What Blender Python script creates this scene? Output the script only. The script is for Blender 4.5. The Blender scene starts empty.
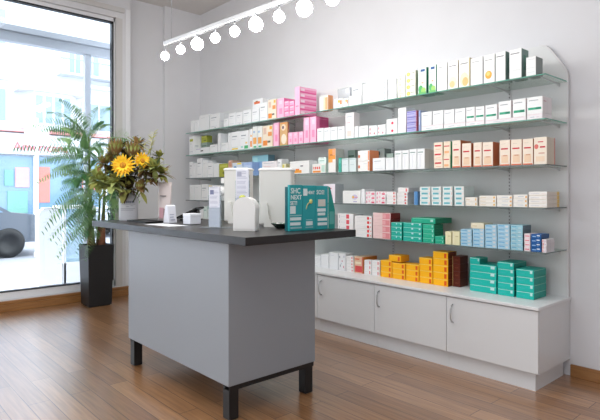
import bpy, bmesh, math, random
from mathutils import Vector, Matrix
random.seed(7)
scn = bpy.context.scene
col = scn.collection
PI = math.pi
# ---------------- camera ----------------
cam = bpy.data.objects.new('camera', bpy.data.cameras.new('camera')); col.objects.link(cam)
cam.location = (0, 0, 1.3); cam.rotation_euler = (PI/2, 0, math.radians(48.0))
cam.data.sensor_width = 36; cam.data.lens = 31.0; cam.data.shift_y = -0.0295
cam.data.clip_end = 200
scn.camera = cam
# ---------------- world, lights, exposure ----------------
w = bpy.data.worlds.new('sky'); scn.world = w; w.use_nodes = True
bg = w.node_tree.nodes['Background']
bg.inputs[0].default_value = (0.92, 0.965, 1.0, 1); bg.inputs[1].default_value = 4.6
scn.view_settings.view_transform = 'Standard'; scn.view_settings.look = 'None'
scn.view_settings.exposure = 0.13; scn.view_settings.gamma = 1.0
scn.view_settings.use_curve_mapping = False
def area(name, loc, rot, sx, sy, e, c):
    l = bpy.data.lights.new(name, 'AREA'); l.shape = 'RECTANGLE'; l.size = sx; l.size_y = sy
    l.energy = e; l.color = c
    o = bpy.data.objects.new(name, l); o.location = loc; o.rotation_euler = rot; col.objects.link(o); return o
area('ceiling_fill_area', (-2.4, 0.6, 3.70), (0, 0, 0), 5.0, 2.4, 80, (.97, .985, 1.0))  # added soft fill below the ceiling, not a fixture of the room
area('room_fill_area', (0.6, -1.6, 3.0), (math.radians(55), 0, math.radians(35)), 3.0, 2.0, 18, (.97, .985, 1.0))  # weak added fill from behind the camera, no real lamp

area('front_fill_area', (-2.6, -2.35, 1.9), (math.radians(90), 0, 0), 5.5, 2.6, 62, (.96, .98, 1.0))  # added fill aimed at the shelves; the front wall has no such source

# ---------------- materials ----------------
MC = {}
def srgb(c):
    return tuple((x/12.92 if x <= .04045 else ((x+.055)/1.055)**2.4) for x in (v/255 for v in c))
def mat(name, rgb, rough=.5, spec=.4, metal=0, noise=0, scale=20, bump=0, emit=0):
    if name in MC: return MC[name]
    m = bpy.data.materials.new(name); m.use_nodes = True; nt = m.node_tree
    b = nt.nodes['Principled BSDF']; c = srgb(rgb)
    b.inputs['Base Color'].default_value = (*c, 1); b.inputs['Roughness'].default_value = rough
    b.inputs['Specular IOR Level'].default_value = spec; b.inputs['Metallic'].default_value = metal
    if emit:
        b.inputs['Emission Color'].default_value = (*c, 1); b.inputs['Emission Strength'].default_value = emit
    tc = nt.nodes.new('ShaderNodeTexCoord'); n = nt.nodes.new('ShaderNodeTexNoise'); n.inputs['Scale'].default_value = scale
    nt.links.new(tc.outputs['Object'], n.inputs['Vector'])
    if noise:
        r = nt.nodes.new('ShaderNodeValToRGB')
        r.color_ramp.elements[0].color = (*[x*(1-noise) for x in c], 1); r.color_ramp.elements[1].color = (*[min(1, x*(1+noise)) for x in c], 1)
        r.color_ramp.elements[0].position = .3; r.color_ramp.elements[1].position = .7
        nt.links.new(n.outputs['Fac'], r.inputs[0]); nt.links.new(r.outputs[0], b.inputs['Base Color'])
    if bump:
        bp = nt.nodes.new('ShaderNodeBump'); bp.inputs['Strength'].default_value = bump; bp.inputs['Distance'].default_value = .002
        nt.links.new(n.outputs['Fac'], bp.inputs['Height']); nt.links.new(bp.outputs[0], b.inputs['Normal'])
    MC[name] = m; return m
def leafy(m, k=.45):
    """thin leaves let some light through"""
    nt = m.node_tree; b = nt.nodes['Principled BSDF']; t = nt.nodes.new('ShaderNodeBsdfTranslucent'); mx = nt.nodes.new('ShaderNodeMixShader')
    if b.inputs['Base Color'].is_linked: nt.links.new(b.inputs['Base Color'].links[0].from_socket, t.inputs[0])
    else: t.inputs[0].default_value = b.inputs['Base Color'].default_value
    mx.inputs[0].default_value = k
    nt.links.new(b.outputs[0], mx.inputs[1]); nt.links.new(t.outputs[0], mx.inputs[2]); nt.links.new(mx.outputs[0], nt.nodes['Material Output'].inputs[0]); return m
def clear_mat(name, tint, frac, body, rough=.1):
    """see-through pane: tinted transparency mixed with a glossy body"""
    if name in MC: return MC[name]
    m = bpy.data.materials.new(name); m.use_nodes = True; nt = m.node_tree
    b = nt.nodes['Principled BSDF']; b.inputs['Base Color'].default_value = (*srgb(body), 1); b.inputs['Roughness'].default_value = rough
    t = nt.nodes.new('ShaderNodeBsdfTransparent'); t.inputs[0].default_value = (*srgb(tint), 1)
    mx = nt.nodes.new('ShaderNodeMixShader'); mx.inputs[0].default_value = frac
    nt.links.new(b.outputs[0], mx.inputs[1]); nt.links.new(t.outputs[0], mx.inputs[2])
    nt.links.new(mx.outputs[0], nt.nodes['Material Output'].inputs[0])
    MC[name] = m; return m
def pane_mat():
    m = bpy.data.materials.new('window_glass'); m.use_nodes = True; nt = m.node_tree
    nt.nodes.remove(nt.nodes['Principled BSDF'])
    t = nt.nodes.new('ShaderNodeBsdfTransparent'); t.inputs[0].default_value = (.95, .98, 1, 1)
    g = nt.nodes.new('ShaderNodeBsdfGlossy'); g.inputs['Roughness'].default_value = .02
    f = nt.nodes.new('ShaderNodeFresnel'); f.inputs[0].default_value = 1.45
    mx = nt.nodes.new('ShaderNodeMixShader')
    nt.links.new(f.outputs[0], mx.inputs[0]); nt.links.new(t.outputs[0], mx.inputs[1]); nt.links.new(g.outputs[0], mx.inputs[2])
    nt.links.new(mx.outputs[0], nt.nodes['Material Output'].inputs[0]); return m
def floor_mat():
    m = bpy.data.materials.new('oak_plank_floor'); m.use_nodes = True; nt = m.node_tree; L = nt.links
    b = nt.nodes['Principled BSDF']
    tc = nt.nodes.new('ShaderNodeTexCoord')
    br = nt.nodes.new('ShaderNodeTexBrick'); br.offset = .37; br.offset_frequency = 2; br.squash = 1
    br.inputs['Scale'].default_value = 1; br.inputs['Brick Width'].default_value = 1.15; br.inputs['Row Height'].default_value = .125
    br.inputs['Mortar Size'].default_value = .0022; br.inputs['Mortar Smooth'].default_value = .1
    br.inputs['Color1'].default_value = (*srgb((176, 132, 92)), 1); br.inputs['Color2'].default_value = (*srgb((144, 102, 66)), 1)
    br.inputs['Mortar'].default_value = (*srgb((82, 55, 36)), 1)
    L.new(tc.outputs['Object'], br.inputs['Vector'])
    mp = nt.nodes.new('ShaderNodeMapping'); mp.inputs['Scale'].default_value = (1.2, 22, 1)
    n = nt.nodes.new('ShaderNodeTexNoise'); n.inputs['Scale'].default_value = 2.2; n.inputs['Detail'].default_value = 6
    L.new(tc.outputs['Object'], mp.inputs[0]); L.new(mp.outputs[0], n.inputs['Vector'])
    r = nt.nodes.new('ShaderNodeValToRGB'); r.color_ramp.elements[0].position = .35; r.color_ramp.elements[1].position = .7
    r.color_ramp.elements[0].color = (.62, .57, .52, 1); r.color_ramp.elements[1].color = (1.12, 1.1, 1.06, 1)
    mx = nt.nodes.new('ShaderNodeMix'); mx.data_type = 'RGBA'; mx.blend_type = 'MULTIPLY'; mx.inputs[0].default_value = .8
    L.new(n.outputs['Fac'], r.inputs[0]); L.new(br.outputs['Color'], mx.inputs[6]); L.new(r.outputs[0], mx.inputs[7])
    L.new(mx.outputs[2], b.inputs['Base Color'])
    b.inputs['Roughness'].default_value = .27; b.inputs['Specular IOR Level'].default_value = .8; b.inputs['Coat Weight'].default_value = .9; b.inputs['Coat Roughness'].default_value = .28
    bp = nt.nodes.new('ShaderNodeBump'); bp.inputs['Strength'].default_value = .25; bp.inputs['Distance'].default_value = .002
    L.new(br.outputs['Fac'], bp.inputs['Height']); bp.invert = True; L.new(bp.outputs[0], b.inputs['Normal'])
    return m
def wood_mat():
    m = bpy.data.materials.new('oak_skirting'); m.use_nodes = True; nt = m.node_tree; L = nt.links
    b = nt.nodes['Principled BSDF']; tc = nt.nodes.new('ShaderNodeTexCoord')
    mp = nt.nodes.new('ShaderNodeMapping'); mp.inputs['Scale'].default_value = (3, 3, 40)
    n = nt.nodes.new('ShaderNodeTexNoise'); n.inputs['Scale'].default_value = 2; n.inputs['Detail'].default_value = 5
    L.new(tc.outputs['Object'], mp.inputs[0]); L.new(mp.outputs[0], n.inputs['Vector'])
    r = nt.nodes.new('ShaderNodeValToRGB'); r.color_ramp.elements[0].color = (*srgb((120, 78, 42)), 1); r.color_ramp.elements[1].color = (*srgb((176, 128, 78)), 1)
    L.new(n.outputs['Fac'], r.inputs[0]); L.new(r.outputs[0], b.inputs['Base Color']); b.inputs['Roughness'].default_value = .35
    return m

# ---------------- mesh helpers ----------------
class MB:
    """collects faces with material indices into one mesh"""
    def __init__(s): s.v = []; s.f = []; s.m = []; s.sm = []; s.mats = []
    def mi(s, m):
        if m not in s.mats: s.mats.append(m)
        return s.mats.index(m)
    def add(s, vs, fs, m, smooth=False):
        k = len(s.v); s.v += [tuple(v) for v in vs]; i = s.mi(m)
        for f in fs: s.f.append([k+q for q in f]); s.m.append(i); s.sm.append(smooth)
    def box(s, x0, y0, z0, x1, y1, z1, m, bv=0, M=None):
        bm = bmesh.new(); bmesh.ops.create_cube(bm, size=1)
        for v in bm.verts: v.co = Vector(((x0+x1)/2+v.co.x*(x1-x0), (y0+y1)/2+v.co.y*(y1-y0), (z0+z1)/2+v.co.z*(z1-z0)))
        if bv: bmesh.ops.bevel(bm, geom=list(bm.edges), offset=bv, segments=2 if bv > .004 else 1, affect='EDGES', profile=.5)
        s.bm(bm, m, M); return s
    def bm(s, bm, m, M=None, smooth=False):
        bm.normal_update(); bm.verts.index_update()
        s.add([(M @ v.co if M else v.co.copy()) for v in bm.verts], [[v.index for v in f.verts] for f in bm.faces], m, smooth); bm.free()
    def lathe(s, prof, m, c=(0, 0, 0), seg=24, cap=True, smooth=True, M=None):
        vs = []; fs = []
        for r, z in prof:
            for k in range(seg):
                a = 2*PI*k/seg; p = Vector((r*math.cos(a)+c[0], r*math.sin(a)+c[1], z+c[2])); vs.append(M @ p if M else p)
        for i in range(len(prof)-1):
            for k in range(seg):
                a = i*seg+k; b = i*seg+(k+1) % seg; fs.append([a, b, b+seg, a+seg])
        s.add(vs, fs, m, smooth)
        if cap:
            s.add(vs[:seg], [list(range(seg))[::-1]], m); s.add(vs[-seg:], [list(range(seg))], m)
        return s
    def tube(s, pts, rads, m, seg=8, smooth=True):
        pts = [Vector(p) for p in pts]; n = len(pts)
        if not hasattr(rads, '__len__'): rads = [rads]*n
        vs = []; fs = []; up = Vector((.13, .31, .94))
        for i, p in enumerate(pts):
            t = (pts[min(i+1, n-1)]-pts[max(i-1, 0)]).normalized()
            a = t.cross(up)
            if a.length < 1e-3: a = t.cross(Vector((1, 0, 0)))
            a.normalize(); b = t.cross(a).normalized()
            for k in range(seg):
                q = 2*PI*k/seg; vs.append(p+(a*math.cos(q)+b*math.sin(q))*rads[i])
        for i in range(n-1):
            for k in range(seg):
                a = i*seg+k; b = i*seg+(k+1) % seg; fs.append([a, b, b+seg, a+seg])
        fs.append(list(range(seg))[::-1]); fs.append([(n-1)*seg+k for k in range(seg)])
        s.add(vs, fs, m, smooth); return s
    def prism(s, poly, axis, a0, a1, m, smooth=False):
        """poly: 2-D outline; axis 'x','y','z' extruded a0..a1"""
        n = len(poly)
        def P(p, a): return {'x': (a, p[0], p[1]), 'y': (p[0], a, p[1]), 'z': (p[0], p[1], a)}[axis]
        vs = [P(p, a0) for p in poly]+[P(p, a1) for p in poly]
        s.add(vs, [list(range(n)), list(range(n, 2*n))[::-1]], m)
        s.add(vs, [[i, (i+1) % n, n+(i+1) % n, n+i] for i in range(n)], m, smooth); return s
    def build(s, name, parent=None, loc=(0, 0, 0), rz=0):
        me = bpy.data.meshes.new(name); me.from_pydata(s.v, [], s.f)
        for m in s.mats: me.materials.append(m)
        me.polygons.foreach_set('material_index', s.m); me.polygons.foreach_set('use_smooth', s.sm)
        bm = bmesh.new(); bm.from_mesh(me); bmesh.ops.remove_doubles(bm, verts=bm.verts, dist=1e-5)
        bmesh.ops.recalc_face_normals(bm, faces=bm.faces); bm.to_mesh(me); bm.free(); me.update()
        o = bpy.data.objects.new(name, me); col.objects.link(o); o.location = loc; o.rotation_euler = (0, 0, rz)
        if parent: o.parent = parent
        return o
def tag(o, label, cat, group=None):
    o['label'] = label; o['category'] = cat
    if group: o['group'] = group
    return o
def empty(name, loc, label, cat, group=None, rz=0):
    o = bpy.data.objects.new(name, None); col.objects.link(o); o.location = loc; o.rotation_euler = (0, 0, rz)
    o.empty_display_size = .1
    return tag(o, label, cat, group)
def struct(o): o['kind'] = 'structure'; return o
def text_mesh(txt, size, m, M, name=None, parent=None, mb=None, depth=.0006, bold=0):
    c = bpy.data.curves.new('t', 'FONT'); c.body = txt; c.size = size; c.extrude = depth; c.resolution_u = 2; c.offset = bold
    t = bpy.data.objects.new('t', c); dg = bpy.context.evaluated_depsgraph_get()
    col.objects.link(t); dg.update(); me = bpy.data.meshes.new_from_object(t.evaluated_get(dg))
    vs = [M @ v.co for v in me.vertices]; fs = [list(p.vertices) for p in me.polygons]
    bpy.data.objects.remove(t); bpy.data.curves.remove(c); bpy.data.meshes.remove(me)
    tgt = mb or MB(); tgt.add(vs, fs, m)
    if mb is None: return tgt.build(name, parent)

# ======================= ROOM =======================
wall_m = mat('white_plaster', (219, 220, 224), .85, .2, noise=.015, scale=3)
ceil_m = mat('ceiling_paint', (214, 210, 208), .9, .2)
white_m = mat('white_frame', (232, 234, 238), .35, .4)
grey_m = mat('casing_grey', (206, 205, 204), .6, .3)
black_m = mat('black_seal', (25, 26, 28), .4, .4)
wood = wood_mat()
BW = 3.88; WX = -6.35; CZ = 3.83
struct(MB().box(-6.8, -2.6, -.12, 2.1, 4.0, 0, floor_mat()).build('floor'))
struct(MB().box(-6.8, -2.6, CZ, 2.1, 4.0, CZ+.1, ceil_m).build('ceiling'))
struct(MB().box(-6.7, BW, 0, 2.1, BW+.12, CZ, wall_m).build('wall_back'))
struct(MB().box(2.0, -2.5, 0, 2.1, BW, CZ, wall_m).build('wall_right'))
struct(MB().box(-6.7, -2.6, 0, 2.0, -2.5, CZ, wall_m).build('wall_front'))
# window wall: plaster around the shop window, recess and pilaster towards the corner
Y0, Y1, WZ0, WZ1 = -2.1, 2.70, .12, 3.49
m = MB()
m.box(-6.6, -2.5, 0, WX, Y0, CZ, wall_m)
m.box(-6.6, Y0, WZ1, WX, 2.80, CZ, wall_m)
m.box(-6.6, Y1, 0, WX, 2.80, WZ1, wall_m)
m.box(-6.6, Y0, 0, WX, Y1, WZ0, wall_m)
m.box(-6.7, 2.80, 0, -6.5, 3.33, CZ, wall_m)
m.box(-6.7, 3.33, 0, -6.44, BW, CZ, wall_m, 0)
struct(m.build('wall_left'))
struct(MB().box(WX, Y0-.05, 3.56, WX+.03, 2.72, 3.62, grey_m, .004).box(WX, 2.74, 0.12, WX+.006, 2.80, 3.62, white_m).build('trim_1'))
# window frame
m = MB()
gx = -6.45
m.box(gx-.03, Y0, WZ0, gx+.06, Y0+.10, WZ1, white_m, .004)
m.box(gx-.03, 2.60, WZ0, gx+.06, Y1, WZ1, white_m, .004)
m.box(gx-.03, Y0, 3.44, gx+.06, Y1, WZ1, white_m, .004)
m.box(gx-.03, Y0, WZ0, gx+.06, Y1, .20, white_m, .004)
m.box(gx+.06, 2.62, WZ0, WX, Y1, WZ1, grey_m)
fr = struct(m.build('window_1'))
m = MB()
m.box(gx-.005, Y0+.1, .20, gx+.066, Y0+.115, 3.44, black_m); m.box(gx-.005, 2.583, .20, gx+.066, 2.60, 3.44, black_m)
m.box(gx-.005, Y0+.1, 3.425, gx+.066, 2.60, 3.442, black_m); m.box(gx-.005, Y0+.1, .20, gx+.066, 2.60, .212, black_m)
m.build('glazing_seal', fr)
MB().box(gx, Y0+.115, .212, gx+.008, 2.583, 3.425, pane_mat()).build('glass_pane', fr)
# skirting
m = MB().box(WX, -2.5, 0, WX+.05, 2.80, .075, wood, .004).box(WX, -2.5, .075, WX+.032, 2.80, .112, wood, .004); struct(m.build('baseboard_left'))
struct(MB().box(-6.5, 2.80, 0, -6.46, 3.33, .09, wood, .004).box(-6.44, 3.33, 0, -6.41, BW, .09, wood, .004).build('baseboard_corner'))
struct(MB().box(-1.436, BW-.02, 0, 2.0, BW, .085, wood, .004).build('baseboard_back'))

# ======================= OUTSIDE =======================
pav = mat('pavement', (214, 214, 222), .8, noise=.04, scale=2)
road = mat('asphalt', (150, 152, 160), .9, noise=.05, scale=4)
fac = mat('facade_render', (196, 201, 208), .8, noise=.02)
blue = mat('pale_blue_paint', (136, 156, 172), .6)
gl = mat('dark_window', (110, 140, 165), .15, .6)
pink = mat('coral_paint', (222, 150, 150), .6)
struct(MB().box(-11, -12, -.2, -6.8, 22, -.1, pav).build('ground_pavement'))
struct(MB().box(-19, -12, -.25, -11, 22, -.15, road).build('ground_road'))
struct(MB().box(-24, -12, -.2, -19, 22, -.1, pav).build('ground_far_pavement'))
fx = -22.0
b = empty('building', (fx, 6, -.1), 'pale town house with bay window and shop across the street', 'building')
def bp(name, mb): 
    o = mb.build(name); o.parent = b; o.location = (-fx, -6, .1); return o
bp('wall', MB().box(fx-6, -8, -.1, fx, 16, 12.5, fac))
bp('shop_fascia', MB().box(fx, 2.5, 2.75, fx+.25, 8.6, 3.55, fac, .02).box(fx, 2.5, 3.6, fx+.35, 9.4, 3.72, pink, .02))
o = bp('shop_front', MB().box(fx, 2.4, -.1, fx+.18, 4.45, 2.7, blue, .02).box(fx, 4.5, -.1, fx+.05, 8.4, 2.7, gl).box(fx, 5.75, 0, fx+.2, 5.85, 2.7, white_m).box(fx, 7.3, 0, fx+.2, 7.5, 2.7, blue).box(fx, 4.5, -.1, fx+.2, 8.4, .45, blue))
gr = mat('green_poster', (110, 156, 146), .6); rd = mat('red_poster', (196, 120, 112), .6)
bp('poster', MB().box(fx+.06, 4.75, 1.55, fx+.09, 5.05, 2.15, gr)); bp('poster', MB().box(fx+.06, 5.12, 1.5, fx+.09, 5.6, 2.25, pink))
bp('poster', MB().box(fx+.06, 5.95, .9, fx+.09, 6.35, 2.3, rd)); bp('poster', MB().box(fx+.06, 7.6, 1.4, fx+.09, 8.2, 1.95, rd))
bp('poster', MB().box(fx+.06, 4.85, .5, fx+.09, 5.55, 1.35, gr))
Mx = Matrix.Translation((fx+.27, 5.0, 2.9)) @ Matrix.Rotation(PI/2, 4, 'Z') @ Matrix.Rotation(PI/2, 4, 'X')
t = text_mesh('Americana', .46, mat('sign_red', (200, 112, 116), .6), Mx, 'sign_lettering', depth=.01); t.parent = b; t.location = (-fx, -6, .1)
# bay window with hipped roof
by = [(fx, 5.2), (fx+.7, 5.6), (fx+.7, 7.0), (fx, 7.4)]
m = MB().prism([(p[0], p[1]) for p in by], 'z', 3.75, 5.15, fac)
for y in (5.68, 6.02, 6.36, 6.70): m.box(fx+.66, y, 3.95, fx+.72, y+.24, 5.0, blue)
m.box(fx, 5.05, 5.15, fx+.85, 7.55, 5.3, grey_m, .02)
bp('bay_window', m)
bp('roof', MB().prism([(5.1, 5.3), (7.5, 5.3), (6.8, 5.65), (5.8, 5.65)], 'x', fx, fx+.6, grey_m)); bp('chimney', MB().box(fx+.1, 5.7, 5.5, fx+.4, 5.95, 6.0, fac, .02))
for (ya, yb, za, zb) in ((7.1, 7.55, 6.2, 7.4), (7.75, 8.3, 6.2, 7.4), (8.9, 9.3, 5.9, 7.2), (7.7, 8.9, 3.9, 5.0), (4.2, 4.8, 4.0, 5.2), (2.6, 3.4, 4.0, 5.2), (4.0, 4.8, 6.9, 8.2)):
    o = bp('window', MB().box(fx, ya-.08, za-.08, fx+.06, yb+.08, zb+.08, white_m).box(fx+.05, ya, za, fx+.08, yb, zb, blue).box(fx+.07, (ya+yb)/2-.02, za, fx+.1, (ya+yb)/2+.02, zb, white_m))
m = MB()
for k in range(22): m.box(fx+.55, 6.7+k*.12, 6.1, fx+.57, 6.72+k*.12, 6.6, blue)
m.box(fx, 6.6, 6.0, fx+.6, 9.5, 6.08, fac); m.box(fx+.53, 6.6, 6.6, fx+.59, 9.5, 6.65, blue)
bp('balcony', m)
bp('cornice', MB().box(fx, 4.2, 5.55, fx+.12, 5.0, 5.65, grey_m).box(fx, 7.8, 5.62, fx+.3, 12, 5.74, grey_m).box(fx, -2, 5.62, fx+.3, 4.2, 5.74, grey_m))
bp('shop_window', MB().box(fx, 8.6, 0, fx+.1, 10.5, 2.6, gl).box(fx, 8.5, -.1, fx+.2, 8.6, 3.5, white_m).box(fx, 9.5, 0, fx+.16, 9.6, 2.6, white_m))
# parked car
def car(x, y, rgb, label):
    c = empty('car', (x, y, -.15), label, 'car', rz=PI/2)
    pm = mat('car_paint_%d' % rgb[0], rgb, .25, .6)
    prof = [(-2.1, .35), (-2.12, .75), (-1.75, .92), (-1.05, .98), (-.55, 1.42), (.65, 1.45), (1.35, 1.0), (2.0, .92), (2.12, .6), (2.08, .33)]
    MB().prism(prof, 'y', -.83, .83, pm).build('body', c)
    gp = [(-.98, 1.0), (-.53, 1.37), (.6, 1.39), (1.2, 1.01)]
    m = MB().prism(gp, 'y', -.84, -.835, gl).prism(gp, 'y', .835, .84, gl); m.build('side_windows', c)
    for sx in (-1.3, 1.3):
        for sy in (-.76, .76):
            M = Matrix.Translation((sx, sy, .33)) @ Matrix.Rotation(PI/2, 4, 'X')
            MB().lathe([(.0, -.1), (.3, -.1), (.33, -.07), (.33, .07), (.3, .1), (.18, .1), (.16, .08), (0, .08)], black_m, M=M, cap=False).build('wheel', c)
    return c
car(-13.6, 1.55, (78, 86, 98), 'dark grey car parked in the street at the window edge')
car(-17.2, 8.3, (176, 182, 192), 'silver car parked in front of the shop across the street')
# street furniture
wp = mat('white_post_paint', (238, 240, 242), .5)
m = MB().prism([(2.10, -.1), (2.40, -.1), (2.40, .98), (2.38, 1.04), (2.33, 1.07), (2.17, 1.07), (2.12, 1.04), (2.10, .98)], 'x', -7.87, -7.73, wp)
o = empty('utility_cabinet', (-7.8, 2.25, -.1), 'rounded white street cabinet standing just outside the window', 'cabinet')
q = m.build('body', o, (7.8, -2.25, .1))
MB().box(-.08, -.09, 1.062, .08, .09, 1.085, grey_m, .006).build('lid', o, (0, 0, .1)); MB().box(.0702, -.08, .25, .076, .08, .95, wp).build('door', o)
o = empty('street_door_frame', (-8.3, 2.75, -.1), 'pale grey framed glass box beside the white street cabinet', 'display case')
m = MB()
for (a, c_) in ((-.2, -.2), (.2, -.2), (-.2, .2), (.2, .2)): m.box(a-.02, c_-.02, 0, a+.02, c_+.02, 1.15, grey_m)
m.box(-.24, -.24, 1.15, .24, .24, 1.2, grey_m, .01).box(-.22, -.22, 0, .22, .22, .35, grey_m, .01); m.build('frame', o)
MB().box(-.19, -.19, .35, .19, .19, 1.15, clear_mat('case_glass', (215, 232, 240), .7, (200, 210, 215))).build('glass_pane', o)
o = empty('sign_post', (-12.5, 3.35, -.15), 'thin white metal post standing at the kerb', 'post')
MB().lathe([(.06, 0), (.06, .1), (.035, .14), (.035, 3.1)], wp, seg=12).build('post', o); MB().box(-.03, -.25, 2.5, .03, .25, 3.0, wp, .01).build('sign_plate', o)
# glazed porch frame just outside (header beam and mullion)
al = mat('porch_aluminium', (170, 174, 180), .4, metal=.2)
o = empty('porch_frame', (-7.3, 0, -.1), 'grey aluminium porch frame with header beam outside the window', 'frame')
MB().box(-.06, -5, 3.3, .06, 3.6, 3.42, al, .006).box(-.1, -5, 3.42, .1, 3.6, 3.50, al, .006).build('header_beam', o)
MB().box(-.04, 2.56, 0, .04, 2.64, 3.3, al, .005).build('mullion', o)
MB().box(-.04, -4.9, 0, .04, -4.82, 3.3, al, .005).build('mullion', o)
MB().box(-.05, 3.52, 0, .05, 3.6, 3.3, al, .005).build('mullion', o)

# ======================= SHELVING UNIT =======================
lam = mat('white_laminate', (220, 222, 224), .4, .4)
lam2 = mat('laminate_top', (226, 228, 230), .35, .4)
edge = mat('panel_edge', (216, 216, 218), .5)
back_m = mat('back_panel_paint', (220, 222, 223), .6, .3)
dark_gap = mat('shadow_gap', (60, 62, 66), .7)
XL, XR = -6.16, -1.44
# back panel with chamfered upper corners (one wall panel)
pn = empty('wall_panel', (-3.8, 3.85, .56), 'white wall panel with cut upper corners carrying the glass shelves', 'panel')
PX0, PX1 = XL-.02, -1.455
prof = [(PX0, .56), (PX1, .56), (PX1, 2.11), (PX1-.008, 2.15), (PX1-.028, 2.195), (PX1-.12, 2.33), (PX1-.15, 2.36), (PX1-.19, 2.375), (PX0+.19, 2.375), (PX0+.12, 2.33), (PX0, 2.165)]
MB().prism([(p[0]+3.8, p[1]-.56) for p in prof], 'y', 0, .028, back_m).build('board', pn)
m = MB()
q = [(PX1, .56), (PX1+.012, .56), (PX1+.012, 2.112), (PX1+.004, 2.156), (PX1-.018, 2.204), (PX1-.11, 2.34), (PX1-.145, 2.371), (PX1-.19, 2.387), (PX1-.19, 2.375), (PX1-.15, 2.36), (PX1-.12, 2.33), (PX1-.028, 2.195), (PX1-.008, 2.15), (PX1, 2.11)]
m.prism([(p[0]+3.8, p[1]-.56) for p in q], 'y', -.004, .028, edge); m.build('edge_strip', pn)
for x in (-1.87, -2.98, -4.36, -5.46):
    m = MB().box(x+3.8-.011, -.006, .01, x+3.8+.011, 0, 1.62, edge)
    for k in range(60): m.box(x+3.8-.003, -.0068, .03+k*.026, x+3.8+.003, -.006, .042+k*.026, dark_gap)
    m.build('slotted_rail', pn)
# glass shelves
sg = clear_mat('shelf_glass', (246, 251, 249), .84, (214, 222, 219), .08)
eg = mat('glass_edge', (96, 160, 142), .15, .6)
eg2 = mat('glass_edge_grey', (104, 116, 116), .2, .6)
ORD = ['top', 'second', 'third', 'fourth', 'fifth']
ZS = [2.085, 1.79, 1.485, 1.195, .895]
for i, z in enumerate(ZS):
    s = empty('glass_shelf', (-3.8, 3.67, z), 'long %s glass shelf from the top, green-edged, with cartons' % ORD[i] if i else 'long topmost green-edged glass shelf on the wall panel', 'shelf', 'glass shelves')
    xa, xb = XL+3.8, XR+3.8-.01
    MB().box(xa, -.178, -.006, xb-.002, .17, .002, sg).build('glass_plate', s)
    g = eg if i < 2 else eg2
    MB().box(xa, -.181, -.0055, xb, -.178, .0022, g).box(xb-.002, -.181, -.0055, xb, .17, .0022, g).build('polished_edge', s)
    for x in (-1.5, -1.87, -2.98, -4.36, -5.46, -6.1):
        m = MB().prism([(.172, -.032), (.172, -.007), (-.13, -.007), (-.13, -.011), (.13, -.022)], 'x', x+3.8-.004, x+3.8+.004, mat('bracket_metal', (200, 202, 204), .35, metal=.3))
        m.build('bracket', s)
# base cabinets: body units, shared worktop, plinth
CY = 3.36; CD0, CD1 = .125, .535
units = [(-6.24, -5.55), (-5.55, -4.863), (-4.863, -4.176), (-4.176, -3.489), (-3.489, -2.802), (-2.802, -2.115), (-2.115, -1.442)]
n = len(units)
names = ['seventh from the right, at the far left end', 'sixth from the right', 'fifth from the right', 'fourth from the right', 'third from the right, below white cartons', 'second from the right, below orange cartons', 'rightmost, below teal cartons']
for i, (a, c_) in enumerate(units):
    u = empty('base_cabinet', ((a+c_)/2, CY, 0), 'white base cabinet %s' % names[i], 'cabinet', 'white base cabinets')
    hw = (c_-a)/2
    MB().box(-hw+.001, .019, .12, hw-.001, BW-CY-.002, CD1, lam).build('body', u)
    MB().box(-hw+.001, .04, 0, hw-.001-(.035 if i == n-1 else 0), .056, .119, lam).build('plinth_board', u) if i < n-1 else MB().box(-hw+.001, .04, 0, hw-.036, .49, .119, lam).build('plinth_board', u)
    d = MB().box(-hw+.002, 0, CD0, hw-.002, .018, CD1-.004, lam, .0015).build('door', u)
    hx = -hw+.055
    pts = [(hx, -.0, .35), (hx, -.02, .355), (hx, -.032, .38), (hx, -.034, .415), (hx, -.032, .45), (hx, -.02, .475), (hx, 0, .48)]
    MB().tube(pts, .0055, mat('brushed_steel', (186, 188, 190), .3, metal=.6)).build('handle', d)
tag(MB().box(-6.24, CY-.012, CD1+.002, XR+.004, BW-.001, .56, lam2, .003).build('worktop'), 'long white worktop running over the base cabinets', 'worktop')

# ======================= COUNTER =======================
ct = empty('sales_counter', (-3.1, 2.0, 0), 'grey-white sales counter on black legs with dark top', 'counter')
top_m = mat('dark_counter_top', (40, 37, 37), .32, .35, noise=.12, scale=60)
gb = mat('counter_panel', (148, 154, 161), .45, .35)
blk = mat('black_steel', (24, 24, 26), .45, .4)
def cp(name, m): return m.build(name, ct, (3.1, -2.0, 0))
cp('countertop', MB().box(-4.42, 1.615, 1.015, -2.225, 2.487, 1.06, top_m, .002))
bx0, bx1, by0, by1 = -3.77, -2.435, 1.65, 2.325
cp('body_panel', MB().box(bx0, by0, .2, bx1, by1, 1.015, gb, .002))
cp('base_rail', MB().box(bx0+.05, by0+.2, .175, bx1-.05, by0+.24, .2, blk).box(bx0+.05, by1-.24, .175, bx1-.05, by1-.2, .2, blk).box(bx1-.05, by0+.01, .172, bx1-.004, by1-.01, .2, blk).box(bx0+.01, by0+.01, .175, bx0+.05, by1-.01, .2, blk))
for x in (bx0+.012, bx1-.072):
    for y in (by0+.01, by1-.08):
        cp('leg', MB().box(x, y, .004, x+.065, y+.065, .2, blk, .002).box(x+.01, y+.01, 0, x+.055, y+.055, .004, blk))

# ======================= CARTONS =======================
W = (236, 238, 240); G = (150, 158, 166); LG = (196, 202, 210)
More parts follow.
